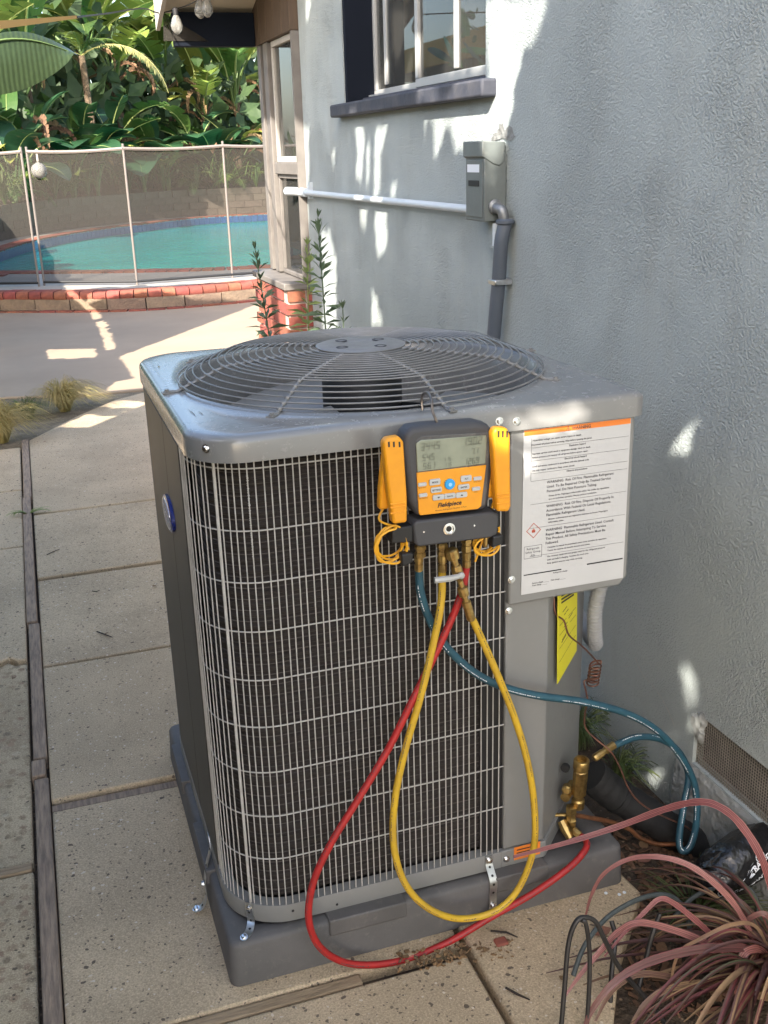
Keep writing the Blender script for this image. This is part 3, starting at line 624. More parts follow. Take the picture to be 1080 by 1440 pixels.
# lid
rads = [.028, .10, .105, .105]
def lid_loop(ins, z): return [(x, y, z) for x, y in rrect(LX0 + ins, LX1 - ins, LY0 + ins, LY1 - ins, [max(.004, q - ins) for q in rads], 14)]
def dens(loop):                                      # subdivide the straight sides
    out = []
    for a, b_ in zip(loop, loop[1:] + loop[:1]):
        a, b_ = Vector(a), Vector(b_); k = max(1, int((b_ - a).length / .03))
        out += [tuple(a + (b_ - a) * (i / k)) for i in range(k)]
    return out
base = dens(lid_loop(0, 0)); base_ang = [math.atan2(y - CY, x - CX) for x, y, z in base]
def lid_ring(ins, z):
    s = 1 - ins / .444; return [(CX + (x - CX) * s, CY + (y - CY) * s, z) for x, y, _ in base]
def circ(r, z): return [(CX + r * math.cos(a), CY + r * math.sin(a), z) for a in base_ang]
zb, zt = 1.099, 1.146
loops = [lid_ring(.006, zb), lid_ring(0, zb), lid_ring(0, zt - .012), lid_ring(.002, zt - .006), lid_ring(.006, zt - .002), lid_ring(.012, zt)]
top_r = lid_ring(.03, zt + .0005)
cr = circ(.402, zt + .001)
loops += [top_r, [tuple(Vector(a).lerp(Vector(b_), .5)) for a, b_ in zip(top_r, cr)], cr, circ(.397, zt + .004), circ(.392, zt + .003), circ(.388, zt - .004), circ(.378, zt - .03), circ(.372, zt - .06), circ(.372, zt - .16), circ(.40, zt - .17)]
lm = MB(); loft(lm, loops, False, False); lid = lm.build('lid', M['ac_lid'], ac, smooth=50)
def screw(mb, p, d, r=.0055):
    mb.lathe([(r * 1.5, 0), (r * 1.5, .0012), (r, .0015), (r, .005), (r * .8, .0058), (.0001, .0058)], 8, frame_to(d, p))
sc_me = MB(); screw(sc_me, (0, 0, 0), (0, -1, 0)); sc_me = sc_me.mesh('screw', M['steel'], 30)
for px, py in ((318, 629), (702, 592), (726, 592)):
    p = at(px, py, 'y', LY0 if px > 400 else 1.75)
    if px < 400: obj('screw', sc_me, lid, (LX0 + .105 - .0742, LY0 + .105 - .0742, p.z + .004), (0, 0, R(-45)))
    else: obj('screw', sc_me, lid, (p.x, LY0, p.z), (0, 0, 0))
# embossed ripples at the two front lid corners
for k, (x0, y0, x1, y1) in enumerate(((.30, 1.752, .43, 1.742), (.31, 1.768, .40, 1.760), (.262, 1.86, .256, 1.98), (.275, 1.87, .272, 1.95), (.30, 2.545, .40, 2.56), (.255, 2.36, .262, 2.45))):
    b = MB(); pts = [(x0 + (x1 - x0) * t / 8, y0 + (y1 - y0) * t / 8, zt - .0028 + .0008 * math.sin(math.pi * t / 8)) for t in range(9)]
    b.tube(pts, [.0012 + .0026 * math.sin(math.pi * t / 8) for t in range(9)], 8); b.build('lid_crease', M['ac_lid'], lid)

# body path (plan): front right -> front left corner -> left side -> back left -> back
def body_path(off):
    x0, y0, y1, q = .2275 + off, 1.734 + off, 2.586 - off, .125 - off
    P = [(.815, y0)] + [(x0 + q + .0, y0)]
    P = [(.815 - i * (.815 - x0 - q) / 20, y0) for i in range(21)]
    P += [(x0 + q + q * math.cos(R(270 - 90 * k / 14)), y0 + q + q * math.sin(R(270 - 90 * k / 14))) for k in range(1, 15)]
    P += [(x0, y0 + q + i * (y1 - y0 - 2 * q) / 20) for i in range(1, 21)]
    P += [(x0 + q + q * math.cos(R(180 - 90 * k / 10)), y1 - q + q * math.sin(R(180 - 90 * k / 10))) for k in range(1, 11)]
    P += [(x0 + q + i * (.9 - x0 - q) / 6, y1) for i in range(1, 7)]
    return P
def ribbon(mb, path_, prof):                         # prof (outward offset, z); outward = left of travel direction reversed
    P = [Vector((x, y, 0)) for x, y in path_]; N = len(P); vs = []; k = len(prof)
    for i in range(N):
        t = (P[min(i + 1, N - 1)] - P[max(i - 1, 0)]).normalized(); nn = Vector((-t.y, t.x, 0)) * -1
        nn = -nn if nn.dot(P[i] - Vector((CX, CY, 0))) < 0 else nn
        vs += [P[i] + nn * o_ + Vector((0, 0, z)) for o_, z in prof]
    return mb.add(vs, [(i * k + j, (i + 1) * k + j, (i + 1) * k + j + 1, i * k + j + 1) for i in range(N - 1) for j in range(k - 1)])
# base rail
RB0, RB1 = .106, .147
rl = MB(); ribbon(rl, body_path(-.004), [(-.03, RB0), (0, RB0), (.001, RB0 + .004), (.001, RB1 - .004), (0, RB1), (-.025, RB1 + .001)])
rail = rl.build('base_rail', M['ac_paint'], ac)
fr = MB(); fr.box(.8155, .922, 1.7295, 1.75, RB0, RB1); fr.build('base_rail', M['ac_paint'], ac, bevel=.002)
hb = MB()
for px, py in ((412, 1281), (474, 1272)):
    p = at(px, py, 'y', 1.7285); hb.lathe([(.0028, 0), (.0028, .001), (.0001, .001)], 10, frame_to((0, -1, 0), (p.x, 1.7292, p.z)))
hb.build('rail_hole', M['black'], rail)
# coil with rows of tubes
coil_mb = MB(); prof = []
for k in range(42):
    z = .150 + k * .0225; prof += [(0, z), (.0045, z + .003), (.0045, z + .0085), (0, z + .0115)]
ribbon(coil_mb, body_path(.028), prof); coil_mb.build('coil', M['coil'], ac)
cpath = body_path(.0225)[:40]
for k in range(1, 42):
    z = .150 + k * .0225 - .005; tb_ = MB(); tb_.tube([(x, y, z) for x, y in cpath], .00115, 4, cap=False); tb_.build('coil_tube', M['coil_edge'], bpy.data.objects['coil'])
MB().box(.775, .826, 1.742, 1.80, RB0, 1.099).build('coil_end_plate', M['black'], ac, smooth=0)
ib = MB(); ribbon(ib, body_path(.060), [(0, .11), (0, 1.10)]); ib.build('coil_backing', M['black'], ac)
MB().prismz([(x, y) for x, y, z in lid_ring(.08, 0)], .98, .985).build('fan_deck', M['black'], ac)
# wire guard
bp = [Vector((x, y, 0)) for x, y in body_path(-.001)]
acc = [0]
for a, b_ in zip(bp, bp[1:]): acc.append(acc[-1] + (b_ - a).length)
def on_path(s):
    for i in range(len(acc) - 1):
        if acc[i + 1] >= s: return bp[i].lerp(bp[i + 1], (s - acc[i]) / (acc[i + 1] - acc[i]))
    return bp[-1]
sc_ = .815 - .3525                                    # straight run before the corner
s_corner = sc_ + .125 * math.pi / 2 * .48; s_mid = sc_ + .125 * math.pi / 2 + .30
cp = MB(); p = on_path(s_corner); cp.tube([(p.x, p.y, RB0 + .03), (p.x, p.y, 1.10)], .0030, 8)
wg = cp.build('wire_guard', M['wire'], ac)
w_me = MB().tube([(0, 0, .130), (0, 0, 1.094)], .00125, 6).mesh('wire', M['wire'])
w2_me = MB().tube([(0, 0, .130), (0, 0, 1.10)], .0034, 6).mesh('wire', M['wire'])
s = .006
while s < sc_ + .197 + .05:
    if abs(s - s_corner) > .005:
        p = on_path(s); obj('wire', w2_me if abs(s - s_mid) < .0068 else w_me, wg, (p.x + rng.uniform(-.0006, .0006), p.y, rng.uniform(-.002, .002)), (rng.uniform(-.0015, .0015), rng.uniform(-.0015, .0015), 0))
    s += .01355
for z in (.142, .158 + .1, .359, .460, .561, .662, .763, .862, .963, 1.080):
    b = MB(); b.tube([(bp[0].x + .006, bp[0].y + .0028, z)] + [q + Vector((0, 0, z)) + (Vector((CX, CY, 0)) - q).normalized() * .0028 for q in bp[:37]], .0014, 6); b.build('cross_wire', M['wire'], wg)
for y0_, y1_ in ((1.905, 2.128), (2.131, 2.455)):  # dark sheets in place of shaded wires; the shade is in their colour
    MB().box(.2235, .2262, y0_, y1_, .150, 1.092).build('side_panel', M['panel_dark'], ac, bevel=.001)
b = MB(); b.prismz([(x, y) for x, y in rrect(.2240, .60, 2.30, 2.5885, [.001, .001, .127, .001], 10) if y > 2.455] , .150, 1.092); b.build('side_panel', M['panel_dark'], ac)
# a white deposit and pale tubes at the corner fins
b = MB()
for k in range(34):
    p = on_path(sc_ + .02); z = 1.06 - .16 * (k / 34) + rng.uniform(-.001, .001); a = .02 + rng.uniform(-.0012, .0012); b.box(p.x - .012 + a * .1, p.x - .010 + a * .1 + rng.uniform(0, .002), p.y + .025, p.y + .0262, z, z + .0015)
b.build('mineral_deposit', M['paper'], bpy.data.objects['coil'], smooth=0)['kind'] = 'stuff'

# service panel with chamfered valve corner
pnl = MB(); pnl.prismz([(.8215, 1.7335), (.918, 1.7335), (1.108, 1.9235), (1.108, 2.55), (.8215, 2.55)], RB1 + .001, .80)
panel = pnl.build('service_panel', M['ac_paint'], ac, bevel=.004)
MB().prismz([(.9225, 1.7325), (.925, 1.7325), (1.110, 1.9225), (1.110, 2.55), (.93, 2.55)], RB0, RB1).build('base_rail', M['ac_paint'], ac, bevel=.002)
for px, py in ((715, 859),):
    p = at(px, py, 'y', 1.733); obj('screw', sc_me, panel, (p.x, 1.733, p.z))
p = at(712, 1208, 'y', 1.729); obj('screw', sc_me, rail, (p.x, 1.729, p.z))
# control box
cb = MB(); BZ0 = .737
cb.prism([(.822, BZ0), (1.072, BZ0 + .003), (1.090, BZ0 + .022), (1.090, 1.0985), (.822, 1.0985)], 1.7215, 1.80)
cbo = cb.build('control_box', M['ac_paint'], ac, bevel=.004)
MB().prismz([(1.0905, 1.735), (1.108, 1.765), (1.108, 2.5), (1.0905, 2.5)], BZ0 + .03, 1.0985).box(.824, 1.1075, 1.801, 2.5, BZ0 + .004, BZ0 + .028).build('control_box_side', M['ac_paint'], ac)
for px, py in ((719, 815),):
    p = at(px, py, 'y', 1.7215); obj('screw', sc_me, cbo, (p.x, 1.7215, p.z))
# warning label
LYF = 1.7215
lx0, lx1, lz0, lz1 = .8485, 1.0795, .757, 1.0955
lab = MB().box(lx0, lx1, LYF - .0016, LYF - .0004, lz0, lz1).build('warning_label', M['paper'], cbo, smooth=0)
yT = LYF - .0022
def lp(u, v): return lx0 + u * (lx1 - lx0), lz1 - v * (lz1 - lz0)
b = MB(); x0, z0 = lp(0.004, .034); x1, z1 = lp(.996, .002); b.box(x0, x1, LYF - .0021, LYF - .0017, z0, z1); b.build('orange_band', M['orange'], cbo, smooth=0)
b = MB(); x, z = lp(.5, .028); text_mb(b, '\u26a0 WARNING', x, z, LYF - .0025, .0085, align='CENTER', bold=.0002)
LINES = [(.07, .0046, 'Hazardous voltage can cause severe injury or death', .08), (.095, .0042, 'Disconnect all power before servicing. Wait before opening this panel.', .07),
         (.125, .0048, 'Explosion hazard', .42), (.148, .0042, 'Improper service could result in equipment damage, injury or death.', .08), (.170, .0042, 'Relieve pressure and recover all refrigerant before system repair.', .08),
         (.200, .0048, 'Electrical shock hazard', .38), (.223, .0042, 'Install and service equipment in accordance with the national code.', .08), (.247, .0042, 'Use only copper conductors. Keep covers closed.', .08), (.275, .0044, 'Observe all precautions', .40),
         (.330, .0082, 'WARNING  Risk Of Fire. Flammable Refrigerant', .22), (.357, .0082, 'Used. To Be Repaired Only By Trained Service', .22), (.384, .0082, 'Personnel. Do Not Puncture Tubing.', .22),
         (.410, .0042, 'Risque de feu. Frigorigene inflammable utilise. Ne confier les reparations', .24), (.430, .0042, 'qu a un technicien specialise. Ne pas perforer la tubulure.', .24),
         (.475, .0082, 'WARNING  Risk Of Fire. Dispose Of Properly In', .22), (.502, .0082, 'Accordance With Federal Or Local Regulations.', .22), (.529, .0082, 'Flammable Refrigerant Used.', .22),
         (.553, .0042, 'Eliminer conformement aux reglements federaux ou locaux. Frigorigene', .24), (.572, .0042, 'inflammable utilise.', .24),
         (.622, .0082, 'WARNING  Flammable Refrigerant Used. Consult', .22), (.649, .0082, 'Repair Manual Before Attempting To Service', .22), (.676, .0082, 'This Product. All Safety Precautions Must Be', .22), (.703, .0082, 'Followed.', .22),
         (.728, .0042, 'Consulter le manuel du proprietaire avant toute tentative de reparation.', .24), (.748, .0042, 'Toutes les mesures de securite doivent etre suivies.', .24),
         (.785, .0042, 'Use recovery equipment and gauges rated for the refrigerant pressure.', .24), (.806, .0042, 'Leak test before charging. Ventilate the work area.', .24), (.828, .0042, 'Keep ignition sources away while servicing.', .24),
         (.895, .0040, 'Refrigerant charge', .30), (.940, .0038, 'Factory charge ______   Field charge ______', .10), (.955, .0038, 'Total charge ______', .10)]
for v, sz, t, u in LINES:
    x, z = lp(u, v); text_mb(b, t, x, z, yT, sz * (.90 if sz > .006 else 1.08), bold=.00008)
b.build('print', M['grey_ink'], lab, smooth=0)
b = MB()
for v in (.108, .185, .26, .305, .445, .59, .765): x0, z0 = lp(.07, v); x1, _ = lp(.985, v); b.box(x0, x1, yT, yT + .0003, z0 - .0002, z0 + .0002)
for u in (.07,): x0, z0 = lp(u, .05); _, z1 = lp(u, .3); b.box(x0, x0 + .0004, yT, yT + .0003, z1, z0)
x0, z0 = lp(.02, .775); x1, z1 = lp(.185, .70)
for q in ((x0, x1, z0, z0 + .0005), (x0, x1, z1, z1 + .0005), (x0, x0 + .0005, z0, z1), (x1, x1 + .0005, z0, z1)): b.box(q[0], q[1], yT, yT + .0003, q[2], q[3])
for k, t in enumerate(('Refrigerant', 'Safety Group', 'A2L')):
    x, z = lp(.103, .722 + .021 * k); text_mb(b, t, x, z, yT, .0062, align='CENTER')
b.build('print', M['grey_ink'], lab, smooth=0)
b = MB(); x0, z0 = lp(.02, .880); x1, z1 = lp(.38, .874); b.box(x0, x1, yT, yT + .0003, z0, z1)
x0, z0 = lp(.63, .876); x1, z1 = lp(.985, .868); b.box(x0, x1, yT, yT + .0003, z0, z1)
b.build('print', M['ink'], lab, smooth=0)
b = MB(); cx, cz = lp(.105, .605); r0, r1 = .0160, .0142     # flame in a red diamond
vs = []
for r_ in (r0, r1): vs += [(cx, yT, cz + r_), (cx + r_, yT, cz), (cx, yT, cz - r_), (cx - r_, yT, cz)]
b.add(vs, [(i, (i + 1) % 4, (i + 1) % 4 + 4, i + 4) for i in range(4)]); b.build('print', M['red_ink'], lab, smooth=0)
b = MB(); fl = [(-.0042, -.0055), (.0042, -.0055), (.0050, -.001), (.0025, .0030), (.0028, .0000), (.0008, .0065), (-.0012, .0018), (-.0030, .0032), (-.0050, -.001)]
b.add([(cx + x * .8, yT, cz + z * .8) for x, z in fl], [tuple(range(9))]); b.build('print', M['red_ink'], lab, smooth=0)
# second narrow label on the chamfered side
nrm = Vector((.03, -.0175, 0)).normalized(); sd = Vector((1.0905, 1.735, 0)); se = Vector((1.108, 1.765, 0)); nn = Vector((.03, -.0175, 0)).normalized() * .0009
b = MB(); a_, c_ = sd.lerp(se, .18) + nn, sd.lerp(se, .80) + nn
b.add([(a_.x, a_.y, .79), (c_.x, c_.y, .80), (c_.x, c_.y, 1.075), (a_.x, a_.y, 1.07)], [(0, 1, 2, 3)]); b.build('side_label', M['paper'], cbo, smooth=0)
b = MB(); a_, c_ = a_ + nn, c_ + nn; d_ = (c_ - a_)
for k in range(14): z = .86 + k * .0145; e_ = a_ + d_ * .15; f2 = a_ + d_ * rng.uniform(.6, .9); b.add([(e_.x, e_.y, z), (f2.x, f2.y, z), (f2.x, f2.y, z + .003), (e_.x, e_.y, z + .003)], [(0, 1, 2, 3)])
e_ = a_ + d_ * .1; f2 = a_ + d_ * .9; b.add([(e_.x, e_.y, .825), (f2.x, f2.y, .83), (f2.x, f2.y, .85), (e_.x, e_.y, .845)], [(0, 1, 2, 3)])
b.build('print', M['grey_ink'], cbo, smooth=0)
# orange sticker on the rail
p0, p1 = at(723, 1193, 'y', 1.7285), at(759, 1210, 'y', 1.7285)
b = MB(); b.box(p0.x, p1.x, 1.7280, 1.7288, RB0 + .012, RB1 + .004); os_ = b.build('orange_sticker', M['orange'], rail, smooth=0)
b = MB()
for k in range(3): b.box(p0.x + .006, p1.x - .008, 1.7274, 1.7276, RB0 + .020 + k * .008, RB0 + .0225 + k * .008)
b.build('print', M['ink'], rail, smooth=0)
# oval badge on the left side
bc = Vector((.2235, 2.135, .885))
def oval(ry, rz, x, n_=28): return [(x, bc.y + ry * math.cos(2 * math.pi * k / n_), bc.z + rz * math.sin(2 * math.pi * k / n_)) for k in range(n_)]
b = MB(); loft(b, [oval(.072, .037, bc.x + .004), oval(.072, .037, bc.x - .006), oval(.066, .032, bc.x - .009)]); bad = b.build('badge', M['badge_blue'], ac)
b = MB(); loft(b, [oval(.0655, .0315, bc.x - .0085), oval(.065, .031, bc.x - .0096)]); b.build('badge_rim', M['chrome'], bad)
b = MB(); loft(b, [oval(.0610, .0275, bc.x - .0090), oval(.0605, .0270, bc.x - .0100)]); b.build('badge_face', M['badge_blue'], bad)
tmb = MB(); text_mb(tmb, 'Carrier', 0, 0, 0, .034, align='CENTER', shear=.3, bold=.0004)
b = MB(); b.add([(bc.x - .0104, bc.y - v[0], bc.z - .010 + v[2]) for v in tmb.v], tmb.f); b.build('print', M['paper'], bad, smooth=0)

# fan guard
def gz(r): return 1.1475 + (.42 - r) / .11 * .0435 if r > .31 else 1.191 + (.31 - r) / .215 * .012 - .002 * math.sin((.31 - r) / .215 * math.pi) * -1
b = MB(); HZ = gz(.095)
b.lathe([(.096, HZ - .003), (.098, HZ - .001), (.098, HZ + .002), (.092, HZ + .004), (.075, HZ + .003), (.070, HZ + .0045), (.05, HZ + .0045), (.046, HZ + .003), (.02, HZ + .003), (.0001, HZ + .004)], 40, Matrix.Translation((CX, CY, 0)))
fg = b.build('fan_guard', M['guard'], ac, smooth=60)
for k in range(4):
    a = R(45 * 2 * k + 30); b = MB(); b.lathe([(.0135, 0), (.0135, .0022), (.010, .0026), (.0095, .0008), (.0001, .0008)], 14, Matrix.Translation((CX + .058 * math.cos(a), CY + .058 * math.sin(a), HZ + .003))); b.build('guard_bolt', M['rubber'], fg)  # dark discs for the hub's recessed holes; their shade is in the colour
radii = [.110 + .0167 * k for k in range(12)] + [.310, .328, .346, .364, .381, .398]
for r_ in radii:
    b = MB(); N = 72; vs = []
    for i in range(N):
        a = 2 * math.pi * i / N
        for j in range(6):
            q = 2 * math.pi * j / 6; rr_ = r_ + .0018 * math.cos(q); vs.append((CX + rr_ * math.cos(a), CY + rr_ * math.sin(a), gz(r_) + 0.0018 * math.sin(q)))
    b.add(vs, [(i * 6 + j, i * 6 + (j + 1) % 6, ((i + 1) % N) * 6 + (j + 1) % 6, ((i + 1) % N) * 6 + j) for i in range(N) for j in range(6)])
    b.build('ring', M['guard'], fg)
sp = MB()
prof = [(.09, gz(.09) - .003)] + [(r_, gz(r_) - .0036) for r_ in (.15, .2, .25, .29, .305, .32, .345, .37, .395, .41)] + [(.421, zt + .0030), (.436, zt + .0028)]
sp.tube([(r_, 0, z) for r_, z in prof], .0036, 8); sp.box(.416, .440, -.0075, .0075, zt + .0005, zt + .0035)
for r_ in radii: sp.lathe([(.0056, -.003), (.0060, .001), (.0045, .0034), (.0001, .0034)], 6, Matrix.Translation((r_, 0, gz(r_) - .002)))
screw(sp, (.430, 0, zt + .0035), (0, 0, 1), .0045)
sp_me = sp.mesh('spoke', M['guard'])
for k in range(8): obj('spoke', sp_me, fg, (CX, CY, 0), (0, 0, R(-130 + 45 * k)))
# fan
b = MB(); b.lathe([(.085, 1.00), (.088, 1.02), (.088, 1.13), (.08, 1.142), (.03, 1.145), (.0001, 1.145)], 32, Matrix.Translation((CX, CY, 0))); fan = b.build('fan_motor', M['black'], ac)
bl = MB(); vs = []
for i in range(9):
    r_ = .08 + .27 * i / 8
    for j in range(7):
        a = R(-32 + 64 * j / 6 + 12 * i / 8); vs.append((r_ * math.cos(a), r_ * math.sin(a), 1.055 - .04 * math.sin(a - R(6)) * (1.2 - i * .04)))
bl.add(vs, [(i * 7 + j, i * 7 + j + 1, (i + 1) * 7 + j + 1, (i + 1) * 7 + j) for i in range(8) for j in range(6)])
bl_m = bl.mesh('blade', M['ac_paint'])
for k in range(3): obj('blade', bl_m, fan, (CX, CY, 0), (0, 0, R(-128 + 120 * k)))
b = MB(); p = at(636, 577, 'z', zt - .02); b.box(p.x - .03, p.x + .03, p.y - .012, p.y + .02, zt - .035, zt - .022, None); b.build('blue_label', mat('blue_label', (.10, .22, .55), .4), ac, smooth=0)

# perforated hold-down straps
def strap(pts, wdir, n_holes, scr):
    wv = Vector(wdir).normalized() * .0085; b = MB(); pts = spline(pts, 6)
    vs = []
    tks = []
    for i, q in enumerate(pts):
        t = (pts[min(i + 1, len(pts) - 1)] - pts[max(i - 1, 0)]).normalized(); nn = t.cross(wv).normalized() * .0009; tks.append((q, t, nn))
        vs += [q - wv - nn, q + wv - nn, q + wv + nn, q - wv + nn]
    b.add(vs, [(i * 4 + j, i * 4 + (j + 1) % 4, (i + 1) * 4 + (j + 1) % 4, (i + 1) * 4 + j) for i in range(len(pts) - 1) for j in range(4)] + [(0, 3, 2, 1), tuple(len(vs) - 4 + j for j in range(4))])
    o_ = b.build('strap', M['galv'], ac)
    h = MB()
    for k in range(n_holes):
        q, t, nn = tks[int((k + 1.2) / (n_holes + 1.4) * (len(tks) - 1))]
        nn = nn if nn.dot(Vector((-.3, -1, .6))) > 0 else -nn
        h.lathe([(.0030, 0), (.0030, .0003), (.0001, .0003)], 8, frame_to(nn, q + nn * 1.1))
    h.build('hole', M['black'], o_)
    for q, d in scr: h = MB(); screw(h, q, d, .0055); h.build('screw', M['steel'], o_)
q = bp[0]; a45 = Vector((-.7071, -.7071, 0)); cpos = on_path(s_corner)
c0 = Vector((cpos.x, cpos.y, 0)) + a45 * .007
strap([c0 + Vector((0, 0, .150)), c0 + Vector((0, 0, .128)) + a45 * .001, c0 + Vector((.004, 0, .108)) + a45 * .004, c0 + Vector((.004, -.012, .101)) + a45 * .016, c0 + Vector((0, -.02, .102)) + a45 * .03], (.75, -.66, 0), 3,
      [(c0 + Vector((0, 0, .138)) + a45 * .001, a45), (c0 + Vector((-.002, -.022, .104)) + a45 * .028, (-.2, -.3, 1))])
p = at(688, 1210, 'y', 1.725)
strap([(p.x, 1.7265, .146), (p.x, 1.7255, .125), (p.x - .001, 1.700, .100), (p.x - .003, 1.6985, .060), (p.x - .004, 1.6975, .018)], (1, 0, 0), 6,
      [(Vector((p.x, 1.725, .137)), (0, -1, 0)), (Vector((p.x - .003, 1.697, .040)), (0, -1, 0))])
strap([(.222, 2.02, .150), (.221, 2.00, .125), (.206, 1.97, .106), (.198, 1.96, .075), (.197, 1.958, .035), (.185, 1.955, .012), (.168, 1.953, .009)], (0, 1, 0), 5,
      [(Vector((.195, 1.959, .07)), (-1, 0, 0)), (Vector((.172, 1.954, .011)), (-.3, -.2, 1))])

# service valves on the chamfered corner (metres along the chamfer plane)
def hexp(r): return r
sv = MB(); V1 = at(818, 1068, 'y', 1.775); ax = Vector((.10, .02, -1)).normalized(); top = V1
def turned(mb, p, d, prof, n_=12): mb.lathe(prof, n_, frame_to(d, p))
bot = at(812, 1135, 'y', 1.79)
d = (bot - top)
turned(sv, bot, -d, [(.010, 0), (.0155, .002), (.0155, .022), (.0125, .026), (.0125, .036), (.0170, .040), (.0170, d.length - .030), (.0150, d.length - .028), (.0150, d.length - .024), (.0185, d.length - .022), (.0185, d.length - .003), (.0165, d.length), (.0125, d.length), (.0125, d.length - .012), (.0001, d.length - .012)], 10)
turned(sv, at(800, 1112, 'y', 1.80), (.7, .7, 0), [(.011, -.03), (.011, .03)], 10)
s1 = sv.build('service_valve', M['brass'], ac, smooth=35)
b = MB(); q = at(797, 1108, 'y', 1.775); turned(b, q, (-.5, -.8, .1), [(.008, -.01), (.011, 0), (.011, .012), (.007, .016), (.0001, .016)], 8); b.build('valve_cap', M['brass'], s1, smooth=30)
sv = MB(); V2 = at(803, 1150, 'y', 1.785)
turned(sv, V2, (0, 0, 1), [(.009, -.030), (.012, -.02), (.014, -.004), (.011, 0), (.011, .012), (.0135, .014), (.0135, .030), (.008, .033), (.0001, .033)], 6)
turned(sv, at(795, 1166, 'y', 1.775), (.15, -.6, -.6), [(.010, -.02), (.012, 0), (.009, .012), (.0085, .022), (.0001, .022)], 8)
turned(sv, at(786, 1146, 'y', 1.80), (-1, .2, .1), [(.0045, -.02), (.0045, .022), (.0001, .022)], 8)
turned(sv, at(811, 1172, 'y', 1.765), (.5, -.7, -.4), [(.0085, -.012), (.0105, -.008), (.0105, .006), (.008, .010), (.008, .016), (.0001, .016)], 8)
s2 = sv.build('service_valve', M['brass'], ac, smooth=35)
b = MB(); b.lathe([(.010, 0), (.010, .01), (.0001, .01)], 10, frame_to((-.7, -.7, 0), at(796, 1078, 'y', 1.80))); b.build('grommet', M['black'], panel)

# ================================================================== MANIFOLD GAUGE
FY = 1.640                                                       # front plane of the gauge
def P2(pts, y=FY): return [(at(x, yy, 'y', y).x, at(x, yy, 'y', y).z) for x, yy in pts]
mg = thing('manifold_gauge', 'yellow and black digital refrigerant manifold gauge hanging by its hook on the fan grille', 'manifold gauge')
b = MB(); b.prism(P2([(586, 727), (684, 718), (690, 700), (697, 625), (696, 608), (688, 598), (672, 594), (600, 599), (580, 602), (569, 611), (567, 630), (576, 705)]), FY, FY + .046)
b.build('gauge_body', M['rubber'], mg, bevel=.010, seg=3)
b = MB(); b.prism(P2([(588, 721), (682, 711), (685, 690), (689, 615), (686, 608), (592, 613), (584, 620), (587, 690)], FY), FY - .0012, FY + .002); b.build('gauge_face', M['rubber_top'], mg, bevel=.002)
F1, F2 = FY - .0028, FY - .0040
b = MB(); b.prism(P2([(587, 664), (683, 652), (685, 620), (684, 612), (592, 619), (585, 624)], F1), F1, FY); b.build('screen', M['lcd'], mg, bevel=.0012)
b = MB(); b.prism(P2([(589, 721), (591, 725), (672, 716), (677, 712), (684, 654), (586, 665)], F1), F1, FY); kp = b.build('keypad', M['amber'], mg, bevel=.0012)
rot = math.atan2(at(683, 652, 'y', F1).z - at(587, 664, 'y', F1).z, at(683, 652, 'y', F1).x - at(587, 664, 'y', F1).x)
def mtext(name, items, m, y=F2):
    b = MB()
    for t, px, py, sz, kw in items:
        p = at(px, py, 'y', y); text_mb(b, t, p.x, p.z, y, sz, rot=rot + kw.get('r', 0), align=kw.get('a', 'LEFT'), shear=kw.get('s', 0), bold=kw.get('b', 0))
    return b.build(name, m, mg, smooth=0)
b = MB()
def seg7(b, s, px, py, h, y):
    p = at(px, py, 'y', y); x = 0; ww = h * .5; t = h * .10; ca, sa = math.cos(rot), math.sin(rot)
    SEG = {'0': 'abcdef', '1': 'bc', '2': 'abged', '3': 'abgcd', '4': 'fgbc', '5': 'afgcd', '6': 'afgedc', '7': 'abc', '8': 'abcdefg', '9': 'abfgcd', '-': 'g'}
    G = {'a': (0, h - t, ww, h), 'g': (0, h / 2 - t / 2, ww, h / 2 + t / 2), 'd': (0, 0, ww, t), 'f': (0, h / 2, t, h), 'e': (0, 0, t, h / 2), 'b': (ww - t, h / 2, ww, h), 'c': (ww - t, 0, ww, h / 2)}
    for ch in s:
        if ch == '.': q = [(x - h * .12, 0), (x - h * .02, 0), (x - h * .02, t), (x - h * .12, t)]; b.add([(p.x + u * ca - v * sa, y, p.z + u * sa + v * ca) for u, v in q], [(0, 1, 2, 3)]); continue
        for k in SEG[ch]:
            u0, v0, u1, v1 = G[k]; q = [(u0, v0), (u1, v0), (u1, v1), (u0, v1)]
            b.add([(p.x + (x + u + v * .12) * ca - v * sa, y, p.z + (x + u + v * .12) * sa + v * ca) for u, v in q], [(0, 1, 2, 3)])
        x += ww * 1.45
for t, px, py, h in (('344.5', 592, 634, .013), ('190.2', 651, 627, .0135), ('54.5', 594, 648.5, .0115), ('7.1', 663, 639, .0105), ('56.1', 595, 660.5, .0115), ('126.9', 653, 653.5, .0105), ('115', 624, 649, .007), ('115', 625, 657, .007)): seg7(b, t, px, py, h, F2)
b.build('print', M['lcd_ink'], mg, smooth=0)
